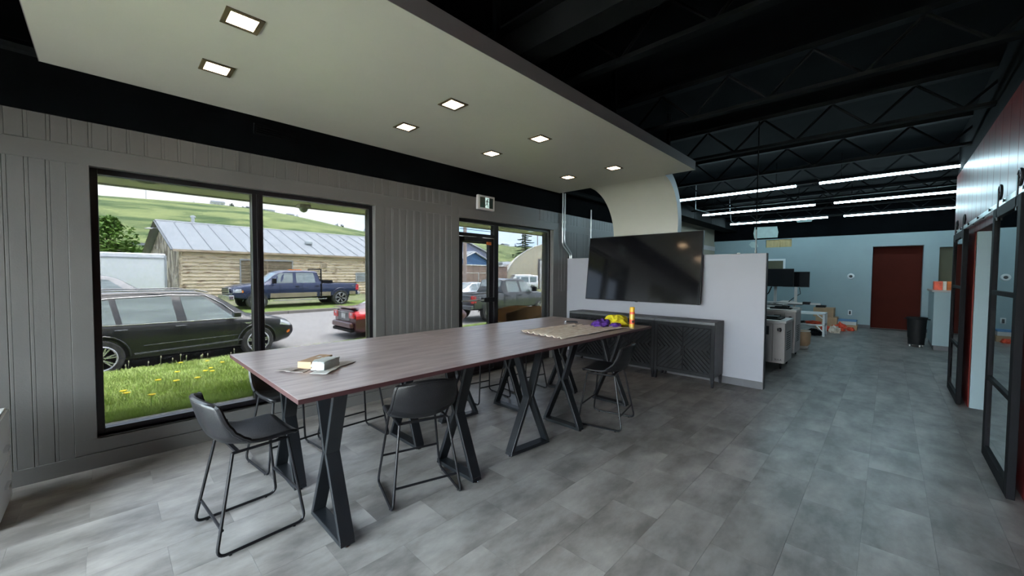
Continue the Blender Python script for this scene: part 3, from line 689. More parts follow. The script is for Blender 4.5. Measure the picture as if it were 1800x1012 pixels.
conduit('left of two steel conduits running down wall beside the door', [(5.80, 4.31, 3.05), (5.80, 4.31, 2.06), (6.035, 4.31, 1.88), (6.035, 4.31, 1.808)], [(5.80, 4.31, 2.47), (5.80, 4.31, 2.34)])
conduit('right of two steel conduits running down wall beside the door', [(5.865, 4.31, 3.05), (5.865, 4.31, 2.09), (6.085, 4.31, 1.90), (6.085, 4.31, 1.808)], [(5.865, 4.31, 2.47), (5.865, 4.31, 2.34)])
conduit('single steel conduit on corrugated wall left of television', [(6.74, 4.31, 2.80), (6.74, 4.31, 1.3)], [(6.74, 4.31, 2.4)])
conduit('steel conduit dropping onto the partition top right of television', [(6.07, 1.30, 2.13), (6.07, 1.30, 1.81)], [(6.07, 1.30, 1.835)], .009)
tag(MB().tube([(6.07, 1.30, 2.13), (6.07, 1.30, ZC)], .008, 6).build('painted_conduit', 'blackbeam'), 'black painted upper length of conduit above the partition', 'conduit')
tag(MB().lathe([(.022, 0), (.02, .012), (.005, .016)], 12, (6.05, 1.50, 1.81)).build('cap_fitting', 'plastic_w', smooth=True), 'small white cap lying on the partition top', 'cap')

# ================================================================== TABLE ITEMS
def rock(name, m, parent, c, s, amp, seed, sub=3, flat=True):
    bm = bmesh.new(); bmesh.ops.create_icosphere(bm, subdivisions=sub, radius=1)
    for v in bm.verts:
        p = v.co.copy(); q = p*2.2+Vector((seed, seed*1.7, 0)); r = 1+amp*noise.noise(q)+amp*.7*noise.noise(q*2.3)+amp*.35*noise.noise(q*5)
        v.co = Vector((p.x*s[0]*r, p.y*s[1]*r, max(p.z*r, -.55 if flat else -9)*s[2]+(.55*s[2] if flat else 0)))
    me = bpy.data.meshes.new(name); bm.to_mesh(me); bm.free(); me.materials.append(M[m])
    me.polygons.foreach_set('use_smooth', [True]*len(me.polygons)); me.set_sharp_from_angle(angle=R(32))
    o = bpy.data.objects.new(name, me); C.objects.link(o); o.location = c
    if parent: o.parent = parent
    return o
def crumple_box(name, m, c, h):
    bm = bmesh.new(); bmesh.ops.create_cube(bm, size=2); bmesh.ops.subdivide_edges(bm, edges=bm.edges[:], cuts=7, use_grid_fill=True)
    for v in bm.verts:
        p = v.co.copy(); k = max(abs(p.x), abs(p.y)); q = Vector((p.x*2.4, p.y*1.5, p.z*1.1))
        r = 1 - .05*(abs(p.x)**4+abs(p.y)**4) + .09*noise.noise(q*1.5) + .05*noise.noise(q*4)
        v.co = Vector((p.x*h[0]*r, p.y*h[1]*r, (p.z*(1-.12*abs(p.x)**3)*r+1)*h[2]))
    me = bpy.data.meshes.new(name); bm.to_mesh(me); bm.free(); me.materials.append(M[m])
    me.polygons.foreach_set('use_smooth', [True]*len(me.polygons)); me.set_sharp_from_angle(angle=R(22))
    o = bpy.data.objects.new(name, me); C.objects.link(o); o.location = c; return o
def cloth(name, m, c, s, seed):
    bm = bmesh.new(); bmesh.ops.create_icosphere(bm, subdivisions=5, radius=1)
    for v in bm.verts:
        p = v.co.copy(); q = p*1.3+Vector((seed, seed*1.7, 0)); f = noise.noise(q*.9)
        r = 1 + .35*f - .38*abs(noise.noise(q*1.5+Vector((3, 1, 2)))) + .10*(.5-abs(noise.noise(q*3.2)))
        r = r if p.z > -.3 else r*1.12
        v.co = Vector((p.x*s[0]*r, p.y*s[1]*r, (max(p.z*r, -.45)+.45)*s[2]))
    me = bpy.data.meshes.new(name); bm.to_mesh(me); bm.free(); me.materials.append(M[m])
    me.polygons.foreach_set('use_smooth', [True]*len(me.polygons)); me.set_sharp_from_angle(angle=R(40))
    o = bpy.data.objects.new(name, me); C.objects.link(o); o.location = c; return o
# cardboard carton with flaps, wrapped pack, flattened sleeve
t = thing('small_carton', 'small brown cardboard carton at near end of table', 'box', (.935, 2.665, TZ), R(37))
MB().box(-.115, -.045, 0, .115, .045, .045).build('body', 'cardboard', t, bevel=.0015)
MB().add([(-.115, -.045, .003), (-.115, .045, .003), (-.20, .06, .004), (-.20, -.05, .002), (-.115, -.045, .001), (-.115, .045, .001), (-.20, .06, .002), (-.20, -.05, .0)], [(0,1,2,3), (7,6,5,4), (0,3,7,4), (1,5,6,2), (2,6,7,3), (0,4,5,1)]).build('flap', 'beige', t)
MB().box(.02, -.012, .0452, .055, .012, .0460).build('label_patch', 'paperwhite', t)
t = crumple_box('wrapped_pack', 'foil', (.945, 2.520, TZ+.003), (.086, .046, .030))
t.rotation_euler = (0, 0, R(34)); tag(t, 'white foil wrapped pack leaning against the small carton', 'packet')
def sheet(name, m, x0, y0, x1, y1, loc, rz, amp, seed, nu=24, nv=16, cut=None):
    def fn(u, v):
        x = x0+(x1-x0)*u; y = y0+(y1-y0)*v
        q = Vector((x*9, y*9, seed)); z = amp*(1+noise.noise(q)+.5*noise.noise(q*2.7))
        return (x+.008*noise.noise(q*1.3), y+.008*noise.noise(q*1.9), max(z, .0006))
    o = MB().grid(fn, nu, nv).build(name, m, None, smooth=True, solid=.0012, ang=25); o.location = loc; o.rotation_euler = (0, 0, rz); return o
tag(sheet('paper_wrap', 'paperwhite', -.10, -.05, .10, .05, (.925, 2.455, TZ+.001), R(42), .006, 5), 'torn white paper under the foil wrapped pack', 'paper')
tag(sheet('plastic_tray', 'beige', -.07, -.05, .07, .05, (1.075, 2.570, TZ+.001), R(36), .004, 9), 'thin grey tray lid beside the foil wrapped pack', 'tray')
tag(sheet('torn_sleeve', 'beige', -.05, -.06, .05, .06, (.765, 2.62, TZ+.001), R(25), .006, 2), 'torn pale sleeve left of the small carton', 'paper')
# big kraft sheet
def ks(u, v):
    ax, ay = 2.94, 2.71; bx, by = 2.88, 2.14; cx, cy = 3.98, 2.11; dx, dy = 3.80, 2.66
    x = (ax*(1-v)+bx*v)*(1-u)+(dx*(1-v)+cx*v)*u; y = (ay*(1-v)+by*v)*(1-u)+(dy*(1-v)+cy*v)*u
    q = Vector((x*5, y*5, 1.0)); r = .5+.5*math.sin(v*PI*13+1.5*noise.noise(q*.6))
    return (x, y, TZ+.003+.017*r*r*r+.004*(1+noise.noise(q*2.5)))
tag(MB().grid(ks, 40, 90).build('paper_sheet', 'kraft', smooth=True, solid=.0015, ang=70), 'large creased tan paper sheet spread on the far table', 'paper')
t = thing('utility_knife', 'black utility knife on the table beyond the paper', 'knife', (4.02, 2.83, TZ), R(115))
MB().prism([(-.075, 0), (.06, 0), (.075, .008), (.06, .018), (-.05, .020), (-.075, .012)], 'y', -.011, .011).build('handle', 'carblack', t, bevel=.003)
MB().prism([(.07, .006), (.10, .006), (.085, .014), (.07, .014)], 'y', -.001, .001).build('blade', 'chrome', t)
t = thing('scissors', 'small black scissors lying on the creased paper', 'scissors', (3.60, 2.50, TZ+.018), R(20))
MB().tube([(.02+.016*math.cos(a*PI/5), .014+.012*math.sin(a*PI/5), .004) for a in range(10)], .003, 5, closed=True).build('handle_loop', 'carblack', t)
MB().tube([(.02+.016*math.cos(a*PI/5), -.014+.012*math.sin(a*PI/5), .004) for a in range(10)], .003, 5, closed=True).build('handle_loop', 'carblack', t)
MB().bar((.0, .006, .005), (-.07, -.004, .005), .008, .002).bar((.0, -.006, .003), (-.07, .006, .003), .008, .002).build('blades', 'chrome', t)
tag(cloth('purple_rag', 'purple', (3.915, 2.36, TZ+.001), (.125, .095, .062), 11), 'crumpled purple cloth beside the yellow cloth', 'cloth')
tag(cloth('purple_rag', 'purple', (3.985, 2.215, TZ+.014), (.08, .06, .03), 17), 'small purple cloth end under the yellow cloth', 'cloth')
tag(cloth('yellow_rag', 'yellow', (4.17, 2.30, TZ+.001), (.175, .12, .085), 23), 'crumpled yellow cloth at far table end', 'cloth')
tag(sheet('paper_napkin', 'paperwhite', -.085, -.03, .085, .03, (3.99, 2.09, TZ+.004), R(-62), .009, 6), 'white crumpled napkin between cloths and spray can', 'paper')
tag(sheet('paper_napkin', 'paperwhite', -.04, -.04, .04, .04, (3.865, 2.12, TZ+.012), R(15), .010, 12), 'folded white napkin on the edge of tan paper', 'paper')
t = thing('spray_can', 'yellow spray can standing at far front table corner', 'spray can', (4.075, 2.055, TZ))
MB().lathe([(.027, 0), (.0285, .004), (.0285, .175), (.026, .182)], 24).build('can_body', 'canyel', t, smooth=True)
MB().lathe([(.0288, .160), (.0288, .182), (.0262, .186)], 24).build('red_band', 'canred', t, smooth=True)
MB().lathe([(.0262, .184), (.0268, .188), (.0268, .232), (.024, .238), (.0, .238)], 24).build('cap', 'cap', t, smooth=True)
MB().lathe([(.0288, .052), (.0288, .100)], 24).build('label_print', 'canred', t, smooth=True)
lg = MB()
for k_ in range(8):
    a = R(225+k_*7-28); lg.box(-.0285*0, 0, 0, 0, 0, 0) if False else None
lg.lathe([(.014, -.001), (.014, .0)], 16, (0, 0, 0), 'y')
o = lg.build('emblem', 'ink', t); o.location = (-.0205, -.0205, .078); o.rotation_euler = (0, 0, R(-45))
MB().lathe([(.029, .006), (.029, .03)], 24).build('base_band', 'canyel', t, smooth=True)

# ================================================================== BARN DOORS
rail = thing('barn_door_rail', 'steel barn door rail across the red wall', 'rail', (0, -.655, 2.125))
MB().box(4.05, -.004, -.022, 8.12, .004, .022).build('rail_bar', 'galv', rail, bevel=.002)
for x in (4.35, 5.0, 5.62, 6.28, 6.95, 7.6, 8.05):
    MB().lathe([(.010, -.034), (.010, .010), (.014, .012), (.014, .016)], 10, (x, 0, 0), 'y').build('bolt', 'blk', rail, smooth=True)
def barn(x0, x1, label):
    t = thing('barn_door', label, 'door', (x0, -.633, .012), 0, 'black framed glass barn doors')
    w = x1-x0; st_ = .085
    MB().box(0, -.02, 0, st_, .02, 2.06).box(w-st_, -.02, 0, w, .02, 2.06).box(st_, -.02, 0, w-st_, .02, .09).box(st_, -.02, 1.98, w-st_, .02, 2.06).build('door_frame', 'blkdoor', t, bevel=.003)
    for z in (.665, 1.375): MB().box(st_, -.018, z-.018, w-st_, .018, z+.018).build('glazing_bar', 'blkdoor', t, bevel=.003)
    for a, b in ((.09, .647), (.683, 1.357), (1.393, 1.98)): MB().box(st_, -.004, a, w-st_, .004, b).build('pane', 'darkglass', t)
    if False: MB().tube([(w-.04 if x0 < 5 else .04, .022, .95), (w-.04 if x0 < 5 else .04, .05, .95), (w-.04 if x0 < 5 else .04, .05, 1.15), (w-.04 if x0 < 5 else .04, .022, 1.15)], .006, 8).build('pull_handle', 'blk', t)
    for x in (.15, w-.15):
        wh = bpy.data.objects.new('roller_wheel', MB().tube([(x+.055*math.cos(a*PI/10), .005, 2.185+.055*math.sin(a*PI/10)) for a in range(20)], .009, 6, closed=True).mesh('roller_wheel', 'blk', True)); C.objects.link(wh); wh.parent = t
        sp = MB()
        for k_ in range(5):
            a = k_*2*PI/5+.3; sp.bar((x, .005, 2.185), (x+.05*math.cos(a), .005, 2.185+.05*math.sin(a)), .010, .010, (0, 1, 0))
        sp.lathe([(.016, -.008), (.016, .018)], 12, (x, 0, 2.185), 'y').build('spokes', 'blk', wh)
        MB().box(x-.018, .012, 1.96, x+.018, .020, 2.20).build('hanger_strap', 'blk', t, bevel=.002)
    return t
barn(4.20, 5.17, 'black glazed barn door nearest the camera on red wall')
barn(6.95, 7.95, 'black glazed barn door at far end of red wall')
ow = struct(MB().box(OX1-.03, YRW-.165, 0, OX1, YRW-.012, OZ).build('trim_12', 'teal'))

# ================================================================== BACK ROOM
def laser(label, loc, w, d, h):
    t = thing('workshop_machine', label, 'machine', loc, 0, 'cream machine cabinets on castors')
    MB().box(0, 0, .10, d, w, h-.04).build('housing', 'machine', t, bevel=.006)
    MB().box(-.015, -.015, h-.04, d+.015, w+.015, h).build('top_slab', 'plastic_w', t, bevel=.006)
    MB().box(-.004, .165, .12, .0, .169, h-.06).build('panel_seam', 'ink', t)
    MB().lathe([(.0, -.012), (.024, -.012), (.03, -.002), (.03, 0)], 16, (0, .08, h-.15), 'x').build('gauge', 'ink', t, smooth=True)
    MB().box(-.003, .22, h-.24, .0, .33, h-.10).build('display', 'ink', t)
    sl = MB()
    for k_ in range(9): sl.box(.15, -.003, .30+k_*.035, d-.15, -.0, .315+k_*.035)
    sl.build('vent_slots', 'ink', t)
    text('SULA', 'lettering', 'ink', t, (-.003, .085, .155), (PI/2, 0, -PI/2), .042)
    text('SULA', 'lettering', 'ink', t, (-.003, .30, .155), (PI/2, 0, -PI/2), .036)
    for x in (.06, d-.06):
        for y in (.06, w-.06):
            MB().lathe([(.03, -.012), (.036, -.006), (.036, .006), (.03, .012)], 14, (x, y, .036), 'y').box(x-.01, y-.016, .05, x+.01, y+.016, .10).build('castor', 'carblack', t, smooth=True)
    return t
m1 = laser('front cream machine cabinet on castors beside partition end', (7.52, 1.17, 0), .60, .66, .79)
m2 = laser('rear cream machine cabinet behind the front one', (8.68, 1.20, 0), .55, .60, .89)
tag(MB().box(7.62, 1.25, .79, 8.02, 1.66, .815).box(7.66, 1.30, .815, 7.95, 1.55, .84).build('black_tray', 'carblack', bevel=.01), 'black tray lying on front machine cabinet', 'tray')
tag(MB().box(8.76, 1.28, .89, 9.12, 1.62, .92).box(8.8, 1.35, .92, 9.0, 1.55, .94).build('black_tray', 'carblack', bevel=.01), 'black tray lying on rear machine cabinet', 'tray')
# workbenches with screens on the window side of the machines
def bench(label, x0, y0, x1, y1, z):
    t = thing('workbench', label, 'bench', (x0, y0, 0))
    MB().box(0, 0, z-.035, x1-x0, y1-y0, z).build('bench_top', 'beige', t, bevel=.004)
    for x in (.03, x1-x0-.07):
        for y in (.03, y1-y0-.07): MB().box(x, y, 0, x+.04, y+.04, z-.035).build('leg', 'beige', t)
    return t
bench('pale workbench right behind the partition', 8.2, 1.85, 10.2, 3.4, .86)
bench('grey workbench farther back under the screens', 9.35, 1.55, 11.4, 1.84, .92)
def monitor(label, x, y0, y1, z0, z1, stand=True, zb=.92):
    t = thing('monitor', label, 'monitor', (x, (y0+y1)/2, zb))
    w = (y1-y0)/2
    MB().box(-.012, -w, z0-zb, .02, w, z1-zb).build('case', 'carblack', t, bevel=.005)
    MB().box(-.014, -w+.01, z0-zb+.012, -.0122, w-.01, z1-zb-.01).build('screen', 'screen', t)
    MB().box(.02, -.025, .0, .045, .025, (z0+z1)/2-zb).build('stand_post', 'plastic_w', t)
    MB().box(-.06, -.12, 0, .12, .12, .012).build('stand_base', 'carblack', t, bevel=.003)
monitor('large black monitor nearest the partition edge', 9.5, 1.362, 1.98, 1.296, 1.658)
monitor('smaller black monitor right of the large one', 9.85, 1.15, 1.60, 1.285, 1.60)
tag(MB().tube([(9.9, 1.32, 1.275), (9.9, 1.30, 1.15), (9.88, 1.42, 1.05), (9.86, 1.52, .94)], .007, 6).build('cable', 'carblack', smooth=True), 'black cable hanging from smaller monitor', 'cable')
tag(MB().tube([(9.6, 1.75, 1.29), (9.58, 1.80, 1.15), (9.55, 1.92, 1.05)], .012, 6).build('cable', 'carblack', smooth=True), 'thick black cable hanging from large monitor', 'cable')
def beamarm(label, x, y0, y1, z):
    t = thing('gantry_rail', label, 'rail', (x, y0, z))
    MB().box(0, 0, 0, .09, y1-y0, .03).build('rail_bar', 'plastic_w', t, bevel=.003)
    MB().box(-.01, .16, .0, .10, .28, .05).build('carriage', 'carblack', t, bevel=.004)
beamarm('upper white machine rail reaching out over the floor', 9.5, .93, 1.9, .955)
beamarm('lower white machine rail nearer the machines', 8.9, 1.17, 1.9, .90)
# galvanised bench full of parts
t = thing('metal_shelf_bench', 'pale metal two tier bench near the far wall', 'bench', (12.42, 1.12, 0))
for x in (0, .50):
    for y in (0, .80): MB().box(x, y, 0, x+.04, y+.045, .575).build('leg', 'b_white', t)
for z in (.26, .545): MB().box(0, 0, z, .54, .845, z+.035).build('shelf', 'b_white' if z > .5 else 'galv', t, bevel=.002)
MB().bar((.005, .045, .45), (.005, .15, .54), .02, .02).bar((.005, .80, .45), (.005, .70, .54), .02, .02).bar((.005, .045, .13), (.005, .16, .26), .02, .02).build('brace', 'b_white', t)
tag(rock('wire_bundle', 'galv', None, (12.66, 1.75, .0), (.20, .17, .11), .5, 31), 'tangled silver wire under the metal bench', 'wire')
tag(rock('dark_bag', 'carblack', None, (12.64, 1.36, .0), (.20, .18, .10), .4, 35), 'dark bag under the metal bench', 'bag')
tag(rock('tool_heap', 'orange', None, (12.60, 1.36, .295), (.12, .16, .05), .5, 37), 'red orange tool heap on lower bench shelf', 'tools')
tag(rock('tool_heap', 'ink', None, (12.62, 1.66, .295), (.12, .12, .04), .5, 39), 'dark green tool heap on lower bench shelf', 'tools')
tag(MB().box(12.5, 1.83, .296, 12.8, 1.93, .50).build('small_box', 'cardboard', bevel=.004), 'cardboard box standing on left of lower bench shelf', 'box')
def carton(label, x0, y0, z0, x1, y1, z1, m='cardboard', lid=None, rz=0):
    cx, cy = (x0+x1)/2, (y0+y1)/2
    t = thing('carton', label, 'box', (cx, cy, z0), rz); a, b = (x1-x0)/2, (y1-y0)/2
    MB().box(-a, -b, 0, a, b, z1-z0).build('body', m, t, bevel=.004)
    if lid: MB().box(-a-.004, -b-.004, z1-z0-.03, a+.004, b+.004, z1-z0+.004).build('lid', lid, t, bevel=.003)
    else: MB().box(-a, -.008, z1-z0, a, .008, z1-z0+.001).build('tape', 'kraft', t)
    return t
carton('brown carton, topmost of stack behind the metal bench', 14.3, 1.10, .345, 14.8, 1.56, .60)
carton('brown carton, bottom of stack behind the metal bench', 14.3, 1.02, 0, 14.8, 1.50, .34)
carton('blue topped white carton against the far wall', 14.55, .62, .14, 14.95, 1.02, .265, 'paperwhite', 'bluebox')
carton('flat brown carton under the blue topped carton', 14.5, .60, 0, 14.95, 1.04, .135)
tag(MB().box(14.4, 1.30, .60, 14.7, 1.52, .66).build('black_box', 'carblack', bevel=.01), 'black box on topmost brown carton', 'box')
for k_, (x, y, s_, sd_, lb) in enumerate(((14.1, .95, .13, 41, 'orange netting heap left of the blue topped carton'), (13.8, 1.22, .10, 43, 'red orange cord heap beside the metal bench'), (14.3, .72, .07, 47, 'small red heap against flat brown carton'))):
    tag(rock('cord_heap', 'orange', None, (x, y, 0), (s_, s_*1.1, s_*.95), .6, sd_), lb, 'cord')
tag(rock('plastic_bag', 'kraft', None, (13.5, 1.0, 0), (.12, .12, .12), .5, 51), 'pale plastic bag on floor beside the metal bench', 'bag')
t = thing('brown_bin', 'brown waste sack in low stand behind rear machine', 'bin', (10.15, 1.30, 0))
MB().lathe([(.13, .06), (.16, .10), (.17, .30), (.15, .36)], 18, (0, 0, 0)).build('sack', 'cardboard', t, smooth=True)
MB().tube([(.155*math.cos(a*PI/10), .155*math.sin(a*PI/10), .365) for a in range(20)], .008, 6, closed=True).build('rim', 'plastic_w', t)
MB().lathe([(.12, .0), (.14, .06)], 18).build('base', 'plastic_w', t, smooth=True)
# far right: counter, boxes, bin
t = thing('counter_unit', 'pale counter beside dark bin beyond the red wall', 'counter', (11.8, -1.7, 0))
MB().box(.02, 0, .10, 1.5, 1.02, 1.20).build('body', 'teal', t, bevel=.004); MB().box(.0, .0, 1.20, 1.52, 1.05, 1.24).build('counter_top', 'beige', t, bevel=.004)
MB().box(.03, 0, 0, 1.5, 1.0, .10).build('kick_board', 'base', t)
tag(MB().box(11.9, -1.22, 1.24, 12.2, -.86, 1.42).build('parts_box', 'orange2', bevel=.006), 'orange parts box on right of the pale counter', 'box')
tag(MB().box(11.9, -.80, 1.24, 12.2, -.68, 1.42).build('parts_box', 'orange', bevel=.006), 'red box on left edge of the pale counter', 'box')
tag(MB().box(11.9, -.855, 1.24, 12.15, -.805, 1.42).build('parts_box', 'kraft', bevel=.004), 'tan box between orange and red boxes on counter', 'box')
t = thing('waste_bin', 'black wheeled waste bin in front of pale counter', 'bin', (12.15, -.465, 0))
MB().lathe([(.0, .07), (.125, .07), (.13, .12), (.155, .60), (.165, .61), (.165, .64), (.15, .64), (.14, .2), (0, .2)], 24).build('barrel', 'carblack', t, smooth=True)
MB().tube([(-.02, .155, .60), (-.02, .195, .60), (.02, .195, .60), (.02, .155, .60)], .010, 6).build('handle', 'carblack', t)
MB().tube([(-.02, -.155, .60), (-.02, -.195, .60), (.02, -.195, .60), (.02, -.155, .60)], .010, 6).build('handle', 'carblack', t)
MB().lathe([(0, .055), (.13, .055), (.13, .07), (0, .07)], 20).build('dolly', 'carblack', t)
for a in range(4):
    x, y = .11*math.cos(a*PI/2+.5), .11*math.sin(a*PI/2+.5)
    MB().lathe([(.024, -.01), (.0275, -.004), (.0275, .004), (.024, .01)], 12, (x, y, .0275), 'y').build('castor', 'plastic_w', t, smooth=True)
# wall bits on the far wall
t = thing('wall_fitting', 'white oval wall fitting with dark centre on far wall', 'wall fitting', (FW, .815, 1.512), 0)
MB().add([(0, .085*math.cos(a*PI/12), .088*math.sin(a*PI/12)) for a in range(24)] + [(-.02, .07*math.cos(a*PI/12), .07*math.sin(a*PI/12)) for a in range(24)],
         [tuple(range(24)), tuple(range(24, 48))] + [(a, (a+1) % 24, 24+(a+1) % 24, 24+a) for a in range(24)]).build('plate', 'b_white', t, smooth=True)
MB().lathe([(.040, -.026), (.040, -.018)], 16, (0, 0, 0), 'x').build('centre', 'ink', t)
t = thing('wall_outlet', 'white wall outlet with black plug above blue topped carton', 'outlet', (FW, .807, .436))
MB().box(-.008, -.045, -.075, 0, .045, .075).build('plate', 'b_white', t, bevel=.002); MB().box(-.05, -.02, -.05, -.008, .02, .045).build('plug', 'ink', t, bevel=.005)
tag(MB().prism([(2.68, 2.78), (3.34, 2.78), (3.37, 2.95), (3.34, 3.16), (2.70, 3.14), (2.66, 2.95)], 'x', FW-.016, FW-.0101).build('primer_patch', 'primer'), 'large pale unpainted patch on black wall above vent opening', 'patch')
tag(MB().prism([(3.22, 2.5), (3.30, 2.46), (3.42, 2.48), (3.5, 2.58), (3.42, 2.68), (3.28, 2.66)], 'x', FW-.006, FW-.0001).build('primer_patch', 'primer'), 'small pale filler patch on blue grey far wall', 'patch')
tag(MB().prism([(1.80, 3.22), (2.15, 3.22), (2.2, 3.28), (1.76, 3.28)], 'x', FW-.016, FW-.0101).build('primer_patch', 'primer'), 'thin pale unpainted patch right of the large one', 'patch')
tag(MB().tube([(11.9, 3.2, ZC), (11.95, 3.2, 3.3), (12.0, 3.18, 3.02), (12.1, 3.10, 2.93), (12.15, 3.02, 3.0), (12.2, 2.95, 2.93), (12.3, 2.86, 2.97)], .006, 6).build('loose_wire', 'galv', smooth=True), 'loose silver wire curl hanging beside middle tube light', 'wire')
tag(MB().tube([(9.6, 3.3, ZC), (9.6, 3.3, 3.05), (10.3, 3.22, 3.05)], .006, 6).build('loose_pipe', 'galv'), 'short silver pipe end behind the curved canopy', 'pipe')
# white cabinet at the left picture edge
t = thing('white_cabinet', 'white drawer cabinet cut off by left picture edge', 'cabinet', (-.90, 3.66, 0))
MB().box(0, 0, .02, .43, .46, .62).build('body', 'plastic_w', t, bevel=.004)
MB().box(.43, .01, .04, .444, .45, .30).build('drawer', 'b_white', t, bevel=.002); MB().box(.43, .01, .31, .444, .45, .61).build('drawer', 'b_white', t, bevel=.002)
MB().box(.444, .20, .17, .462, .30, .19).build('handle', 'chrome', t); MB().box(.444, .20, .40, .462, .30, .42).build('handle', 'chrome', t)
MB().box(.01, .01, 0, .42, .45, .02).build('plinth', 'base', t)

# ================================================================== OUTDOORS
SK = .065                       # the street runs a few degrees off the building
def zg(x, y):                   # ground height
    s = y - SK*x
    P = [(4.5, .16), (4.85, .16), (6.0, .08), (8.5, -.18), (10.6, -.44), (11.25, -.62), (12, -.68), (20.1, -.44), (20.4, -.42), (24, -.30), (30, -.2), (60, .2), (110, 4), (150, 8)]
    if s <= P[0][0]: return P[0][1]
    for a, b in zip(P, P[1:]):
        if s <= b[0]: return a[1]+(b[1]-a[1])*(s-a[0])/(b[0]-a[0])
    return P[-1][1]
def ground(name, m, x0, x1, s0, s1, nx, ns, dz=0, straight0=False):
    def fn(u, v):
        x = x0+(x1-x0)*u; a = (s0 if straight0 else s0+SK*x); b = s1+SK*x
        y = a+(b-a)*v; return (x, y, zg(x, y)+dz)
    return MB().grid(fn, nx, ns).build(name, m, smooth=True, ang=60)
struct(MB().box(-14, 4.60, -.3, 30, 4.95, .17).build('outer_ledge', 'concrete', bevel=.01))
struct(ground('lawn', 'lawn', -14, 30, 4.9, 11.25, 40, 30, 0, True))
struct(ground('road', 'asphalt', -40, 60, 11.2, 20.15, 20, 30))
struct(ground('far_ground', 'verge', -60, 90, 20.3, 24, 20, 4, .06)); struct(ground('gravel_yard', 'dirt', -80, 160, 23.9, 150, 20, 30, .05))
struct(MB().box(-40, -30, -.1, XB-.2, 4.4, .10).box(-14, 4.4, -.1, XB-.2, 4.6, .1).build('front_paving', 'concrete'))
kb = thing('kerb', 'weathered concrete kerb on far side of the street', 'kerb')
for i in range(14):
    x0 = -12+i*3.0; x1 = x0+2.98
    ya, yb = 20.12+SK*x0, 20.12+SK*x1; za, zb = -.44, -.30
    MB().add([(x0, ya, za-.1), (x1, yb, za-.1), (x1, yb+.3, za-.1), (x0, ya+.3, za-.1), (x0, ya+.03, zb), (x1, yb+.03, zb), (x1, yb+.3, zb), (x0, ya+.3, zb)],
             [(0,3,2,1), (4,5,6,7), (0,1,5,4), (1,2,6,5), (2,3,7,6), (3,0,4,7)]).build('kerb_stone', 'kerb', kb, bevel=.02)
# soffit over the windows
sf = struct(MB().box(XB-1, 4.58, 2.40, 6.9, 5.72, 2.55).box(6.9, 4.58, 2.40, 16, 5.72, 2.55).build('roof_soffit', 'soffit'))
MB().box(XB-1, 5.72, 2.385, 6.9, 5.76, 2.62).box(6.9, 5.72, 2.385, 16, 5.76, 2.62).build('soffit_edge', 'b_white', sf)
struct(MB().box(XB-1, 4.61, 2.62, 16, 5.74, 3.9).build('outer_wall_head', 'beigemetal'))
struct(MB().box(-.95, 4.594, 0, WX0, 4.61, 2.63).box(WX1, 4.594, 0, DX0, 4.61, 2.63).box(DX1, 4.594, 0, 16, 4.61, 2.63).build('outer_wall', 'beigemetal'))
tag(MB().lathe([(.0, -.02), (.06, -.02), (.085, -.004), (.085, 0)], 20, (.30, 5.27, 2.40)).build('soffit_light', 'olive', smooth=True), 'flat round soffit light above left pane of window', 'light')
t = thing('dome_camera', 'pale dome camera under the soffit outside the window', 'camera', (1.82, 5.56, 2.40))
MB().box(-.07, -.07, -.04, .07, .07, 0).build('mount_plate', 'soffit', t, bevel=.008)
MB().lathe([(.058, -.05), (.058, -.04)], 20).lathe([(.01, -.098), (.03, -.09), (.047, -.072), (.052, -.05), (.052, -.045)], 20).build('dome', 'p_silver', t, smooth=True)
tag(MB().tube([(6.93, 5.65, 0), (6.93, 5.65, 2.40)], .05, 10).build('porch_post', 'plastic_w', smooth=True), 'round porch post outside the door sidelight', 'post')

# grass blades
def grass(name, n, x0, x1, s0, s1, h, straight, seed, keep=None):
    rr = random.Random(seed); g = MB(); V = g.v; Fc = g.f
    for i in range(n):
        x = rr.uniform(x0, x1); a = s0 if straight else s0+SK*x; b = s1+SK*x; u = rr.random()**1.35; y = a+(b-a)*u
        z = zg(x, y); hh = h*rr.uniform(.5, 1.25); w = .0035+.0012*(y-4.5); an = rr.uniform(0, PI); dx, dy = math.cos(an)*w, math.sin(an)*w
        lx, ly = rr.gauss(0, .45)*hh, rr.gauss(0, .45)*hh; k = len(V)
        V += [(x-dx, y-dy, z-.005), (x+dx, y+dy, z-.005), (x+lx, y+ly, z+hh)]; Fc.append((k, k+1, k+2))
    me = bpy.data.meshes.new(name); me.from_pydata(V, [], Fc); me.materials.append(M['blade'])
    o = bpy.data.objects.new(name, me); C.objects.link(o); return tag(o, name_l[name], 'grass', None, 'stuff')
name_l = {'lawn_grass': 'bright green lawn grass outside the large window', 'kerb_grass': 'taller grass along the street edge of the lawn'}
grass('lawn_grass', 150000, -1.6, 7.5, 4.97, 10.72, .062, True, 3)
grass('kerb_grass', 16000, -1.6, 15, 10.76, 11.25, .10, False, 5)
rr = random.Random(11)
def dandelion(i, x, y, gone=False):
    z = zg(x, y); h = rr.uniform(.10, .14) if not gone else rr.uniform(.16, .26)
    t = thing('dandelion' if not gone else 'seed_stalk', 'yellow dandelion flower in the lawn grass' if not gone else 'thin pale seed stalk standing at the lawn edge', 'flower', (x, y, z), 0, 'dandelions in the lawn' if not gone else 'seed stalks at lawn edge')
    MB().tube([(0, 0, 0), (.01, .004, h)], .003, 5).build('stem', 'stem' if not gone else 'seed', t)
    MB().lathe([(.004, -.008), (.030, .0), (.033, .006), (.010, .012)] if not gone else [(.005, -.03), (.012, -.01), (.010, .02), (.003, .03)], 10, (.01, .004, h)).build('flower_head', 'dandelion' if not gone else 'seed', t, smooth=True)
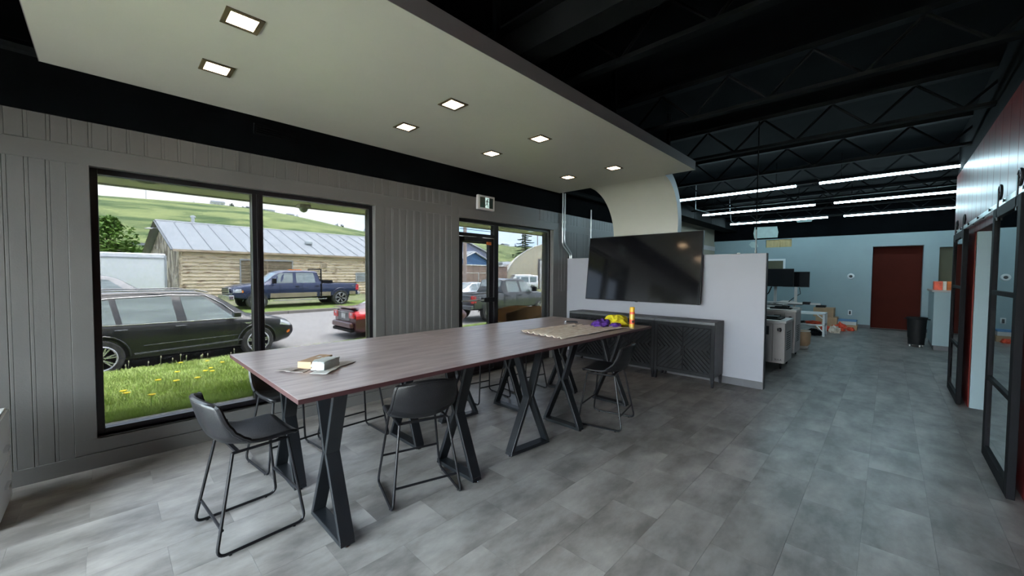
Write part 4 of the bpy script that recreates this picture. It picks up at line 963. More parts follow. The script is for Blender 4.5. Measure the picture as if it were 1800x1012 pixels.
for i, (x, y) in enumerate(((.12, 5.85), (.10, 6.0), (.55, 6.1), (.95, 7.0), (1.0, 6.8), (1.05, 7.25), (.78, 6.35), (1.35, 6.6), (.42, 6.6), (1.3, 7.9), (.70, 7.6), (.3, 5.5), (1.55, 6.2), (1.2, 8.6), (.9, 9.2))): dandelion(i, x, y)
for i in range(12): 
    x = rr.uniform(.2, 2.1); dandelion(i, x, 10.95+SK*x+rr.uniform(-.2, .2), True)

# ------------------------------------------------------------------ vehicles
def car(name, label, cat, paint, loc, rz, st, wheels, R_w, side_glass, top_glass=(), low=None, low_z=0, wheel_w=.22, arch=.065, spokes=5, glassmat='carglass'):
    """st: stations (x, zb, zbelt, ztop, wmid, wtop), front towards +x, near side towards -y"""
    t = thing(name, label, cat, loc, rz)
    def stn(x):
        if x <= st[0][0]: return st[0][1:]
        for a, b in zip(st, st[1:]):
            if x <= b[0]:
                k = (x-a[0])/(b[0]-a[0]+1e-9); return tuple(a[i]*(1-k)+b[i]*k for i in range(1, 6))
        return st[-1][1:]
    def ring(x):
        zb, zm, zt, w, wt = stn(x)
        return [(0, zb), (w*.80, zb), (w*.965, zb+.07), (w, (zb+zm)*.5), (w*.985, zm-.05), (w*.955, zm), (wt, zt-.055), (wt*.93, zt-.012), (wt*.6, zt+.008), (0, zt+.016)]
    xs = []
    for a, b in zip(st, st[1:]):
        n_ = max(1, int((b[0]-a[0])/.18)); xs += [a[0]+(b[0]-a[0])*k/n_ for k in range(n_)]
    xs.append(st[-1][0]); mb = MB(); nr = 10
    for x in xs:
        r = ring(x); mb.v += [(x, -p[0], p[1]) for p in r] + [(x, p[0], p[1]) for p in r[-2:0:-1]]
    m = 2*nr-2
    for i in range(len(xs)-1):
        for k in range(m): mb.f.append((i*m+k, i*m+(k+1) % m, (i+1)*m+(k+1) % m, (i+1)*m+k))
    mb.f += [tuple(range(m)), tuple(range((len(xs)-1)*m, len(xs)*m))[::-1]]
    mb.build('body', paint, t, smooth=True, ang=28)
    def sy(x, z):
        r = ring(x)[1:8]
        if z <= r[0][1]: return r[0][0]
        for a, b in zip(r, r[1:]):
            if z <= b[1]: return a[0]+(b[0]-a[0])*(z-a[1])/(b[1]-a[1]+1e-9)
        return r[-1][0]
    def topz(x, y):
        r = ring(x)[::-1]
        for a, b in zip(r, r[1:]):
            if y <= b[0]: return a[1]+(b[1]-a[1])*(y-a[0])/(b[0]-a[0]+1e-9)
        return r[-1][1]
    def patch(nm, m_, c4, off=.006, par=None, n=6, both=True, side=-1):
        for s in ((-1, 1) if both else (side,)):
            p = MB(); A, B, Cc, D = c4
            def fn(u, v):
                x = (A[0]*(1-u)+B[0]*u)*(1-v)+(D[0]*(1-u)+Cc[0]*u)*v; z = (A[1]*(1-u)+B[1]*u)*(1-v)+(D[1]*(1-u)+Cc[1]*u)*v
                return (x, s*(sy(x, z)+off), z)
            p.grid(fn, n, n).build(nm, m_, par or t, smooth=True)
    for c4 in side_glass: patch('side_window', glassmat, c4)
    for nm, xa, xb, k in top_glass:
        p = MB()
        def fn(u, v):
            x = xa+(xb-xa)*u; zb_, zm_, zt_, w_, wt_ = stn(x); y = (v*2-1)*wt_*k
            return (x, y, topz(x, abs(y))+.008)
        p.grid(fn, 6, 8).build(nm, glassmat, t, smooth=True)
    if low:
        for xa, xb in low: patch('lower_panel', 'p_tan', ((xa, stn(xa)[0]+.03), (xb, stn(xb)[0]+.03), (xb, low_z), (xa, low_z)), .004)
    for wx in wheels:
        for s in (-1, 1):
            y = sy(wx, R_w+.3)
            a_ = MB(); RR = R_w+arch; vs = [(wx, s*(sy(wx, R_w)+.003), R_w)]; n_ = 24
            for k in range(n_+1):
                an = -.45+ (PI+.9)*k/n_; x = wx+RR*math.cos(an); z = max(R_w+RR*math.sin(an), stn(wx)[0]-.02); vs.append((x, s*(sy(x, z)+.003), z))
            a_.add(vs, [(0, k, k+1) for k in range(1, n_+1)]).build('wheel_arch', 'carblack', t)
            lp = [(wx+(RR+.012)*math.cos(an_), s*(sy(wx+(RR+.012)*math.cos(an_), R_w+(RR+.012)*math.sin(an_))+.004), R_w+(RR+.012)*math.sin(an_)) for an_ in [PI*k/18 for k in range(19)]]
            MB().tube(lp, .022, 6).build('arch_lip', paint, t, smooth=True)
            w_ = MB().lathe([(R_w*.62, -.5*wheel_w), (R_w*.93, -.5*wheel_w), (R_w, -.36*wheel_w), (R_w, .36*wheel_w), (R_w*.93, .5*wheel_w), (R_w*.62, .5*wheel_w)], 28, (0, 0, 0), 'y').build('wheel', 'tyre', t, smooth=True)
            w_.location = (wx, s*(y-wheel_w*.5+.03), R_w)
            MB().lathe([(0, s*.505*wheel_w), (R_w*.60, s*.505*wheel_w)], 20, (0, 0, 0), 'y').build('brake_shadow', 'carblack', w_)
            q = MB(); f_ = s*.53*wheel_w
            for k in range(spokes):
                an = 2*PI*k/spokes+.2
                for dd in (-.13, .13): q.bar((.04*math.cos(an), f_*.9, .04*math.sin(an)), (R_w*.66*math.cos(an+dd), f_, R_w*.66*math.sin(an+dd)), .028, .02, (0, 1, 0))
            q.lathe([(.0, f_-.012*s), (.055, f_-.008*s), (.055, f_*.8)], 14, (0, 0, 0), 'y')
            q.tube([(R_w*.66*math.cos(a2*PI/14), f_, R_w*.66*math.sin(a2*PI/14)) for a2 in range(28)], .018, 5, closed=True)
            q.build('rim', 'rim', w_, smooth=True)
    t_sy = sy
    return t, patch, sy, stn, topz
def line(t, sy, pts, m, r=.010, nm='trim_line', off=.006, s=-1, n=10):
    P = []
    for a, b in zip(pts, pts[1:]):
        for k in range(n): x = a[0]+(b[0]-a[0])*k/n; z = a[1]+(b[1]-a[1])*k/n; P.append((x, s*(sy(x, z)+off), z))
    P.append((pts[-1][0], s*(sy(*pts[-1])+off), pts[-1][1]))
    MB().tube(P, r, 5).build(nm, m, t, smooth=True)
# black suv parked at the lawn edge
suv_st = [(-2.38, .45, .95, 1.10, .74, .60), (-2.34, .30, 1.0, 1.42, .86, .62), (-2.15, .26, 1.03, 1.66, .93, .64), (-1.6, .24, 1.04, 1.73, .955, .66), (-.5, .24, 1.02, 1.755, .965, .68), (.25, .24, 1.01, 1.73, .965, .67), (.62, .24, 1.00, 1.62, .965, .66), (1.32, .24, .99, 1.10, .96, .74), (1.42, .24, .99, 1.05, .96, .80), (2.0, .26, .92, .98, .94, .78), (2.30, .32, .80, .88, .88, .72), (2.45, .42, .68, .76, .74, .60), (2.48, .46, .62, .70, .6, .5)]
suv, patch, sy, stn, tz = car('suv', 'black suv parked beyond the lawn outside large window', 'car', 'p_black', (1.22, 12.87, -.69), R(7.5), suv_st, (-1.47, 1.46), .38,
    [((.98, 1.03), (-.02, 1.05), (-.10, 1.62), (.36, 1.60)), ((-.20, 1.05), (-1.12, 1.07), (-1.20, 1.60), (-.27, 1.63)), ((-1.22, 1.07), (-1.95, 1.12), (-1.72, 1.52), (-1.30, 1.59))],
    (('windscreen', .70, 1.30, .92), ), spokes=7)
line(suv, sy, [(1.12, 1.025), (.0, 1.035), (-1.2, 1.05), (-2.0, 1.09)], 'rim', .010, 'window_trim')
line(suv, sy, [(1.12, 1.03), (.75, 1.40), (.40, 1.63), (-.3, 1.66), (-1.3, 1.62), (-1.9, 1.52)], 'rim', .010, 'window_trim')
line(suv, sy, [(1.1, .46), (.2, .43), (-.95, .40)], 'p_slate', .022, 'side_moulding')
line(suv, sy, [(1.0, .60), (0, .585), (-.8, .57)], 'p_slate', .010, 'body_crease')
for x in (-.25, -1.25): line(suv, sy, [(x, .95), (x+.20, .95)], 'p_slate', .016, 'door_handle', .03)
line(suv, sy, [(-.16, .35), (-.14, 1.0)], 'carblack', .005, 'door_gap', .001); line(suv, sy, [(1.06, .35), (1.08, 1.0)], 'carblack', .005, 'door_gap', .001)
MB().add([], []).lathe([(0, 0)], 3) if False else None
mr = MB().box(.86, -1.17, 1.07, 1.02, -.97, 1.20).box(.86, .97, 1.07, 1.02, 1.17, 1.20).build('door_mirror', 'p_black', suv, bevel=.03, seg=3)
for s in (-1, 1): MB().tube([(.45, s*.70, 1.70), (.2, s*.70, 1.77), (-1.5, s*.69, 1.775), (-1.75, s*.68, 1.73)], .016, 6).build('roof_rail', 'p_slate', suv, smooth=True)
patch('headlamp', 'clearlamp', ((2.02, .76), (2.36, .70), (2.30, .80), (2.05, .90)), .010, suv)
patch('side_reflector', 'amber', ((2.22, .50), (2.30, .52), (2.30, .60), (2.20, .56)), .010, suv)
patch('fender_vent', 'rim', ((1.20, .86), (1.36, .86), (1.34, .90), (1.14, .90)), .008, suv)
MB().box(2.42, -.35, .5, 2.49, .35, .68).build('grille', 'carblack', suv, bevel=.02)
# maroon sedan ahead of it
sed_st = [(-2.40, .42, .80, .92, .62, .50), (-2.36, .30, .84, .99, .82, .66), (-2.2, .24, .88, 1.04, .89, .72), (-1.72, .22, .92, 1.07, .91, .74), (-1.62, .22, .93, 1.09, .915, .70), (-.82, .22, .95, 1.42, .915, .58), (-.2, .22, .94, 1.455, .915, .60), (.35, .22, .93, 1.42, .915, .60), (1.25, .22, .90, 1.0, .91, .72), (2.0, .26, .80, .86, .86, .70), (2.35, .40, .62, .70, .70, .55)]
sed, patch, sy, stn, tz = car('sedan', 'maroon sedan parked ahead of black suv, seen from behind', 'car', 'p_red', (7.95, 13.2, -.70), R(0), sed_st, (-1.36, 1.36), .33,
    [((1.0, .96), (.12, .97), (.05, 1.37), (.40, 1.36)), ((.05, .97), (-.85, .98), (-.68, 1.36), (-.02, 1.385))], (('rear_window', -1.55, -.90, .9), ('windscreen', .42, 1.15, .9)))
patch('tail_lamp', 'tail', ((-2.36, .70), (-1.98, .74), (-2.04, .92), (-2.34, .97)), .012, sed)
for s in (-1, 1):
    MB().box(-2.435, s*.62-.17, .72, -2.37, s*.62+.17, .93).build('tail_lamp', 'tail', sed, bevel=.02)
    MB().box(-2.44, s*.60-.07, .83, -2.40, s*.60+.07, .90).build('reverse_lamp', 'clearlamp', sed, bevel=.01)
MB().box(-2.415, -.46, .62, -2.38, .46, .93).build('boot_lid', 'p_slate', sed, bevel=.02)
MB().box(-2.43, -.155, .70, -2.41, .155, .86).build('licence_plate', 'paperwhite', sed, bevel=.003)
if False: text('BJN 402', 'plate_lettering', 'bluebox', sed, (-2.433, 0, .775), (PI/2, 0, -PI/2), .075)
MB().box(-2.43, -.32, .90, -2.40, .32, .935).build('boot_trim', 'rim', sed, bevel=.006)
MB().box(-2.46, -.70, 1.055, -2.20, .70, 1.08).build('boot_spoiler', 'p_red', sed, bevel=.012)
MB().box(-2.52, -.74, .40, -2.36, .74, .60).build('rear_bumper', 'p_red', sed, bevel=.06, seg=3)
MB().box(-2.50, -.72, .28, -2.36, .72, .385).build('bumper_valance', 'carblack', sed, bevel=.03)
line(sed, sy, [(1.0, .40), (-2.1, .42)], 'rim', .010, 'side_trim')
# pickups
pu_st = [(-2.95, .62, 1.12, 1.14, .85, .83), (-2.9, .52, 1.20, 1.22, .93, .90), (-.95, .48, 1.22, 1.24, .95, .92), (-.94, .48, 1.24, 1.50, .955, .74), (-.80, .48, 1.24, 1.86, .96, .70), (-.3, .48, 1.24, 1.91, .96, .71), (.72, .48, 1.23, 1.89, .96, .70), (1.00, .48, 1.22, 1.80, .96, .69), (1.62, .48, 1.20, 1.28, .96, .80), (2.45, .50, 1.12, 1.19, .95, .82), (2.82, .56, 1.02, 1.10, .91, .78), (2.90, .60, .98, 1.02, .86, .70)]
def pickup(name, label, paint, loc, rz, low=None, Rw=.40):
    t, patch, sy, stn, tz = car(name, label, 'pickup', paint, loc, rz, pu_st, (-1.95, 1.95), Rw,
        [((1.42, 1.27), (.42, 1.27), (.36, 1.78), (.95, 1.76)), ((.26, 1.27), (-.66, 1.27), (-.62, 1.78), (.22, 1.80))],
        (('windscreen', 1.06, 1.56, .92), ('rear_window', -.935, -.81, .9)), low, .78, .26, .09, 6)
    for s in (-1, 1):
        MB().box(1.22, s*1.06-.12, 1.26, 1.36, s*1.06+.12, 1.50).build('door_mirror', 'carblack', t, bevel=.02)
        MB().box(-1.2, s*.93-.07, .40, 1.3, s*.93+.07, .44).build('running_board', 'rim' if low else 'carblack', t, bevel=.01)
        MB().box(-2.98, s*.84-.07, .82, -2.88, s*.84+.07, 1.16).build('tail_lamp', 'tail', t, bevel=.01)
        for x in (-.02, .02+.98): line(t, sy, [(x, .55), (x+.02, 1.24)], 'carblack', .006, 'door_gap', .001, s)
        line(t, sy, [(-.92, .55), (-.92, 1.22)], 'carblack', .012, 'bed_gap', .001, s)
        for x in (.14, -.80): line(t, sy, [(x, 1.10), (x+.18, 1.10)], 'carblack', .022, 'door_handle', .03, s)
        patch('tail_lamp_side', 'tail', ((-2.93, .84), (-2.80, .84), (-2.80, 1.14), (-2.93, 1.14)), .006, t, 3, False, s)
        patch('headlamp', 'clearlamp', ((2.55, .86), (2.88, .84), (2.86, 1.00), (2.58, 1.02)), .012, t, 3, False, s)
        patch('corner_lamp', 'amber', ((2.50, .84), (2.56, .84), (2.56, .95), (2.50, .95)), .012, t, 3, False, s)
    MB().box(-2.90, -.80, 1.19, -.98, .80, 1.245).build('bed_opening', 'carblack', t)
    MB().box(-3.08, -.90, .56, -2.92, .90, .74).build('rear_bumper', 'rim' if low else 'p_slate', t, bevel=.03)
    MB().box(2.84, -.92, .50, 3.05, .92, .74).build('front_bumper', 'chrome', t, bevel=.04)
    MB().box(2.86, -.55, .80, 2.97, .55, 1.08).build('grille_frame', 'chrome', t, bevel=.03)
    for z in (.83, .91, .99): MB().box(2.965, -.50, z, 2.99, .50, z+.05).build('grille_bar', 'carblack', t)
    return t, patch, sy
bl, patch, sy = pickup('pickup_truck', 'navy and tan pickup parked before the old garage', 'p_blue', (7.25, 23.65, -.36), PI+R(3.7), [(-2.8, -2.45), (-1.42, 1.42)], .43)
MB().tube([(-.98, -.80, 1.24), (-.98, -.80, 1.98), (-.98, .80, 1.98), (-.98, .80, 1.24)], .035, 8).build('headache_rack', 'carblack', bl, smooth=True)
for k in range(7): MB().box(-1.0, -.78, 1.35+k*.085, -.96, .78, 1.375+k*.085).build('rack_bar', 'carblack', bl)
MB().box(-1.60, -.80, 1.22, -1.05, .80, 1.40).build('tool_box', 'carblack', bl, bevel=.02)
MB().tube([(-.93, .965, .55), (-.93, .975, 1.2), (-.98, .86, 1.24)], .03, 6).tube([(-.93, -.965, .55), (-.93, -.975, 1.2), (-.98, -.86, 1.24)], .03, 6).build('rack_leg', 'carblack', bl)
text('F 250', 'badge', 'rim', bl, (1.85-.05, .975, 1.04), (PI/2, 0, PI), .11)
text('4x4', 'badge', 'rim', bl, (-2.65, .945, 1.08), (PI/2, 0, PI), .10)
bl.scale = (1.08, 1.03, 1.05)
bl2 = MB().box(-.28, -.12, 1.91, .28, .12, 1.96).build('roof_beacon', 'amber', bl, bevel=.01)
gp, patch, sy = pickup('pickup_truck', 'gunmetal pickup seen from behind through the glass door', 'p_grey', (14.0, 14.15, -.62), R(4), None, .42)
text('4X4', 'badge', 'rim', gp, (-2.6, -.945, 1.10), (PI/2, 0, 0), .09)
if False: text('RAM', 'badge', 'rim', gp, (-2.955, -.55, 1.06), (PI/2, 0, -PI/2), .10)
# small vehicles farther off
sl, patch, sy, stn, tz = car('sedan', 'silver car half hidden behind gunmetal pickup bed', 'car', 'p_silver', (15.6, 18.6, -.45), R(182), sed_st, (-1.36, 1.36), .33,
    [((1.0, .96), (.12, .97), (.05, 1.37), (.40, 1.36)), ((.05, .97), (-.85, .98), (-.68, 1.36), (-.02, 1.385))], (('rear_window', -1.55, -.90, .9), ('windscreen', .42, 1.15, .9)))
sl2, patch, sy, stn, tz = car('suv', 'slate car roof between black suv and white trailer', 'car', 'p_slate', (-.35, 20.75, -.36), R(4), suv_st, (-1.47, 1.46), .36,
    [((.98, 1.03), (-.02, 1.05), (-.10, 1.60), (.36, 1.58)), ((-.20, 1.05), (-1.12, 1.07), (-1.20, 1.58), (-.27, 1.61)), ((-1.22, 1.07), (-1.95, 1.12), (-1.72, 1.50), (-1.30, 1.57))], (('windscreen', .70, 1.30, .92), ))
wv, patch, sy, stn, tz = car('van', 'small white van beyond gunmetal pickup cab', 'van', 'p_white', (30.5, 28.1, -.2), R(150), [(-2.4, .35, 1.1, 1.3, .85, .75), (-2.35, .3, 1.15, 2.1, .92, .78), (-1.0, .28, 1.15, 2.3, .95, .80), (1.0, .28, 1.15, 2.25, .95, .80), (1.7, .28, 1.12, 1.25, .94, .8), (2.4, .35, .9, 1.0, .85, .7)], (-1.5, 1.5), .36,
    [((1.1, 1.2), (.4, 1.2), (.4, 1.95), (.8, 1.95)), ((.2, 1.2), (-.9, 1.2), (-.9, 1.95), (.2, 1.95)), ((-1.1, 1.2), (-2.1, 1.2), (-2.1, 1.95), (-1.1, 1.95))], (('windscreen', 1.05, 1.65, .9), ))
wv.scale = (.74, .74, .74)
# white box trailer
t = thing('box_trailer', 'long white box trailer behind the black suv', 'trailer', (1.95, 24.2, -.35), R(4)); 
MB().box(-9, 0, .55, 0, 2.4, 2.70).build('trailer_box', 'trailer', t, bevel=.05)
MB().box(-9.02, -.02, 2.46, .02, 0, 2.52).box(-9.02, -.02, .55, .02, 0, .65).build('side_rail', 'p_silver', t)
MB().box(-.05, -.03, .55, .03, .03, 2.62).build('corner_post', 'p_silver', t, bevel=.01)
for x in (-6.5, -5.6, -3.6): MB().lathe([(.3, -.12), (.36, -.12), (.38, -.08), (.38, .08), (.36, .12), (.3, .12)], 20, (x, .15, .38), 'y').build('wheel', 'tyre', t, smooth=True)
# beige metal building, left
t = thing('metal_building', 'beige metal sided building left of the old garage', 'building', (-8, 52, 0), R(4))
for i in range(30): MB().box(i*.75, 0, -1, i*.75+.70, .3, 4.1).build('siding_panel', 'beigemetal', t)
MB().box(-.1, -.05, 4.1, 22.6, 8, 4.35).build('roof', 'roof', t)

# ------------------------------------------------------------------ old garage
A = R(3.6)
gar = thing('old_garage', 'weathered clapboard garage with pale metal roof', 'building', (3.03, 30.0, -.25), A)
GL, GW, EZ, RZ = 17.0, 10.4, 3.20, 5.18
MB().box(.05, .05, 0, GL, GW, EZ).prism([(.05, EZ), (GW-.05, EZ), (GW/2, RZ-.1)], 'x', .05, GL).build('shell', 'oldtrim', gar)
for k in range(14):
    z = k*.215; 
    if z > EZ-.30: break
    MB().add([(0, .045, z+.22), (GL, .045, z+.22), (GL, -.035, z), (0, -.035, z), (0, .06, z+.22), (GL, .06, z+.22), (GL, .06, z), (0, .06, z)], [(0,1,2,3), (7,6,5,4), (0,4,5,1), (3,2,6,7), (0,3,7,4), (1,5,6,2)]).build('clapboard', 'clap', gar)
MB().box(-.02, -.02, EZ-.26, GL, .05, EZ-.02).build('frieze_board', 'oldtrim', gar)
MB().box(-.03, -.03, 0, .12, .05, EZ-.25).box(-.03, -.03, 0, .05, .12, EZ-.25).build('corner_board', 'clap', gar)
for k in range(26):
    y = .06+k*.40; h = EZ + (RZ-EZ)*(1-abs((y+.19)-GW/2)/(GW/2)) - .12
    MB().box(.0, y, 0, .05, min(y+.385, GW-.03), h).build('gable_board', 'clapgable', gar)
def rslope(y0, z0, y1, z1, nm):
    n_ = 19; w = (GL+.8)/n_
    for k in range(n_):
        x = -.35+k*w
        d = Vector((0, y1-y0, z1-z0)).normalized(); nn = Vector((0, -d.z, d.y)) if y1 > y0 else Vector((0, d.z, -d.y))
        mb = MB()
        for (a, b, h) in ((x, x+w-.012, .03), (x+w-.05, x+w-.012, .065)):
            P = [Vector((a, y0, z0)), Vector((b, y0, z0)), Vector((b, y1, z1)), Vector((a, y1, z1))]
            mb.add([tuple(p) for p in P]+[tuple(p+nn*h) for p in P], [(0,3,2,1), (4,5,6,7), (0,1,5,4), (1,2,6,5), (2,3,7,6), (3,0,4,7)])
        mb.build(nm, 'roof', gar)
rslope(-.42, EZ-.14, GW/2, RZ, 'roof_panel'); rslope(GW+.42, EZ-.14, GW/2, RZ, 'roof_panel')
MB().box(-.38, GW/2-.12, RZ+.0, GL+.4, GW/2+.12, RZ+.07).build('ridge_cap', 'b_white', gar)
MB().bar((-.37, -.42, EZ-.16), (-.37, GW/2, RZ-.03), .04, .18, (1, 0, 0)).bar((-.37, GW+.42, EZ-.16), (-.37, GW/2, RZ-.03), .04, .18, (1, 0, 0)).build('barge_board', 'p_slate', gar)
MB().box(-.36, -.45, EZ-.24, GL+.4, -.41, EZ-.12).build('eave_board', 'oldtrim', gar)
def garwin(x0, x1, z0, z1, m_, cross):
    f = MB(); w = .07
    f.box(x0-w, -.06, z0, x0, .02, z1).box(x1, -.06, z0, x1+w, .02, z1).box(x0-w, -.06, z1, x1+w, .02, z1+w).box(x0-w-.05, -.09, z0-w, x1+w+.05, .02, z0)
    f = f.build('window', 'p_silver', gar); MB().box(x0, -.03, z0, x1, .0, z1).build('boarding' if m_ == 'boarded' else 'pane', m_, f)
    if cross: MB().box((x0+x1)/2-.03, -.045, z0, (x0+x1)/2+.03, -.03, z1).box(x0, -.045, z1-.3, x1, -.03, z1-.26).build('mullion', 'oldtrim', f)
garwin(3.05, 6.10, 1.02, 2.55, 'boarded', True); garwin(10.9, 12.6, 1.15, 1.75, 'carglass', False)
MB().box(8.05, -.07, 2.08, 8.55, .0, 2.50).build('louvre_vent', 'clap', gar)
for k in range(5): MB().box(8.08, -.085, 2.11+k*.075, 8.52, -.06, 2.15+k*.075).build('louvre', 'oldtrim', gar)
t = thing('turbine_vent', 'round metal turbine vent on the pale garage roof', 'vent', (3.03+7.9, 30+.6+1.75, 3.62-.25))
MB().lathe([(.17, 0), (.15, .30)], 16).build('base', 'galv', t, smooth=True)
MB().lathe([(.16, .28), (.25, .34), (.28, .45), (.25, .56), (.14, .62), (0, .63)], 18).build('turbine_head', 'galv', t, smooth=True)
t = thing('chimney', 'small stove chimney on garage ridge', 'chimney', (3.03+1.3, 30+5.3, RZ-.3))
MB().lathe([(.10, 0), (.10, .45), (.16, .46), (.16, .56), (.05, .60)], 12).build('flue', 'galv', t, smooth=True)
MB().bar((-.22, 0, 0), (0, 0, .35), .05, .05).build('stay', 'pole', t)
t = thing('gable_lamp', 'white outdoor lamp on the garage gable peak', 'lamp', (3.03-1.05, 30+4.3, 4.35))
MB().lathe([(.05, 0), (.22, -.05), (.20, -.09), (0, -.09)], 14).build('shade', 'b_white', t, smooth=True); MB().bar((0, 0, 0), (.85, .1, .02), .04, .04).build('arm', 'p_silver', t)

# ------------------------------------------------------------------ trees
def leaves(mb, c, r, n, size, seed):
    q = random.Random(seed)
    for i in range(n):
        v = Vector((q.gauss(0, 1), q.gauss(0, 1), q.gauss(0, 1))).normalized()*(q.random()**.4)
        p = Vector((c[0]+v.x*r[0], c[1]+v.y*r[1], c[2]+v.z*r[2])); a = Vector((q.uniform(-1, 1), q.uniform(-1, 1), q.uniform(-.6, .6))).normalized()*size*q.uniform(.6, 1.3)
        b = a.cross(Vector((q.uniform(-1, 1), q.uniform(-1, 1), 1))).normalized()*size*.6; k = len(mb.v)
        mb.v += [tuple(p-a), tuple(p+b), tuple(p+a), tuple(p-b)]; mb.f.append((k, k+1, k+2, k+3))
def tree(label, x, y, blobs, h, size, n, m_='leaf', name='leafy_tree', trunk=.12):
    z = zg(x, y); t = thing(name, label, 'tree', (x, y, z))
    mb = MB()
    for i, (c, r) in enumerate(blobs): leaves(mb, c, r, n, size, i*7+int(x*10))
    o = mb.build('foliage', m_, t); o['kind'] = 'stuff'
    tb = MB().tube([(0, 0, -.2), (.05, .05, h*.5), (0, 0, h)], [trunk, trunk*.8, trunk*.3], 8)
    o = tb.build('trunk', 'bark', t, smooth=True); return t
tree('leafy green tree behind white trailer, left in window', .1, 45, [((0, 0, 4.2), (1.9, 1.9, 1.5)), ((-1.2, 0, 3.2), (1.6, 1.6, 1.3)), ((1.2, .4, 3.0), (1.4, 1.5, 1.1)), ((.1, 0, 5.2), (.8, .8, .8))], 4.5, .17, 900)
tree('small bush tree before beige metal building', 2.6, 50, [((0, 0, 3.1), (.8, .8, .7)), ((.5, 0, 2.6), (.6, .7, .7)), ((-.5, 0, 2.4), (.7, .7, .6))], 3, .13, 420, trunk=.06)
def spruce(label, x, y, h, r, z=None, name='spruce_tree'):
    z = zg(x, y) if z is None else z; t = thing(name, label, 'tree', (x, y, z)); q = random.Random(int(x*3+y)); 
    MB().tube([(0, 0, -.3), (0, 0, h)], [.22, .03], 8).build('trunk', 'bark', t, smooth=True)
    nb = 64; mb = MB()
    for i in range(nb):
        f_ = i/nb; zz = h*(.10+.88*f_); L = r*(1-f_)**.85*q.uniform(.75, 1.12)+.15; a = i*2.4+q.uniform(-.3, .3)
        d = Vector((math.cos(a), math.sin(a), 0)); sd_ = Vector((-d.y, d.x, 0)); n_ = 11
        for k in range(n_):
            u = (k+.4)/n_; p = d*L*u + Vector((0, 0, zz + L*(.10*u - .42*u*u + .30*u**4))); w = L*.34*(1-u*.75)+.06
            for s in (-1, 1):
                e = p + sd_*s*w + d*w*.75 + Vector((0, 0, -.10*w)); kk = len(mb.v)
                mb.v += [tuple(p-d*.06+Vector((0, 0, .05))), tuple(p+d*.10), tuple(e)]; mb.f.append((kk, kk+1, kk+2))
                e2 = p + sd_*s*w*.3 + Vector((0, 0, -.28*w-.1)); mb.v += [tuple(p-d*.08), tuple(p+d*.08), tuple(e2)]; mb.f.append((kk+3, kk+4, kk+5))
    o = mb.build('needle_branches', 'conifer', t); o['kind'] = 'stuff'; return t
spruce('tall dark spruce behind gunmetal pickup, right of door frame', 45.5, 41.0, 9.4, 3.7)

# ------------------------------------------------------------------ hill and skyline
def hz(x, y):
    t_ = min(1, max(0, (y-120)/150)); t_ = t_*t_*(3-2*t_)
    top = 35.5 - 7.5*min(1, max(0, (x-60)/160)) + 4*noise.noise(Vector((x*.012, .3, 0)))
    z = 1+(top)*t_ + 4.5*noise.noise(Vector((x*.02, y*.02, 1)))*t_*(1-.7*t_)*1.6 + 1.6*noise.noise(Vector((x*.07, y*.07, 5)))*t_*(1-t_)
    return z - (max(0, y-275))*.02
o = MB().grid(lambda u, v: (-160+760*u, 115+200*v, hz(-160+760*u, 115+200*v)), 190, 60).build('hillside', 'hill', smooth=True, ang=80); struct(o)
rr = random.Random(21); mdl = []
for k_ in range(3):
    t = thing('skyline_tree', 'tiny dark tree on the crest of the green hill', 'tree', (0, 0, -200), 0, 'tiny trees along the hill crest')
    mb = MB(); leaves(mb, (0, 0, 1.9), (1.6, 1.4, 1.8+k_*.5), 130, .45, k_+50); o = mb.build('foliage', 'farleaf', t); o['kind'] = 'stuff'
    MB().tube([(0, 0, -1.5), (0, 0, 2)], .15, 5).build('trunk', 'bark', t); mdl.append(t)
spots = []
for k_ in range(46):
    dirx = rr.choice([rr.uniform(.12, .30), rr.uniform(.16, .52), rr.uniform(.8, 1.6)]); y = rr.uniform(262, 274); 
    if all(abs(dirx-h_) > .013 for h_ in (.163, .222, .255, .298, .94, 1.0, 1.22, 1.36)): spots.append((dirx*y, y))
for k_ in range(24): 
    y = rr.uniform(150, 225); spots.append((rr.uniform(.82, 1.55)*y, y))
for i, (x, y) in enumerate(spots):
    o = mdl[i] if i < 3 else copy_tree(mdl[i % 3]); o.location = (x, y, hz(x, y)-.2); s_ = rr.uniform(.35, .85); o.scale = (s_, s_, s_*rr.uniform(.8, 1.2))
    if y < 240: o['label'] = 'small dark tree on the slope of the green hill'; o['group'] = 'small trees on the hill slope'
for i, (dx_, y, w_, h_, lb) in enumerate(((.163, 268, 9, 4.5, 'largest pale house on hill crest above the garage gable'), (.222, 268, 7, 3.2, 'dark low house on hill crest right of the largest'), (.255, 266, 8, 3.2, 'wide pale house on crest left of window mullion'),
        (.298, 266, 5, 3.5, 'small pale house on crest beside window mullion'), (.94, 262, 12, 4, 'pink roofed house on crest seen through glass door'), (1.0, 262, 10, 4, 'second house on crest seen through glass door'), (1.22, 262, 12, 4, 'pale house on crest right of the spruce'), (1.36, 262, 14, 4, 'long pale house on crest near porch post'))):
    w_ *= .62; h_ *= .7
    x = dx_*y; t = thing('hill_house', lb, 'house', (x, y, hz(x, y)-.5))
    MB().box(-w_/2, -3, 0, w_/2, 3, h_*.6).build('walls', 'b_white' if i != 1 else 'p_slate', t); MB().prism([(-3.4, h_*.6), (3.4, h_*.6), (0, h_)], 'x', -w_/2-.3, w_/2+.3).build('roof', 'p_slate' if i not in (4, ) else 'b_brown', t)
    for k_ in range(3): MB().box(-w_*.35+k_*w_*.28, -3.06, h_*.2, -w_*.35+k_*w_*.28+w_*.12, -3.0, h_*.45).build('window', 'carglass', t)
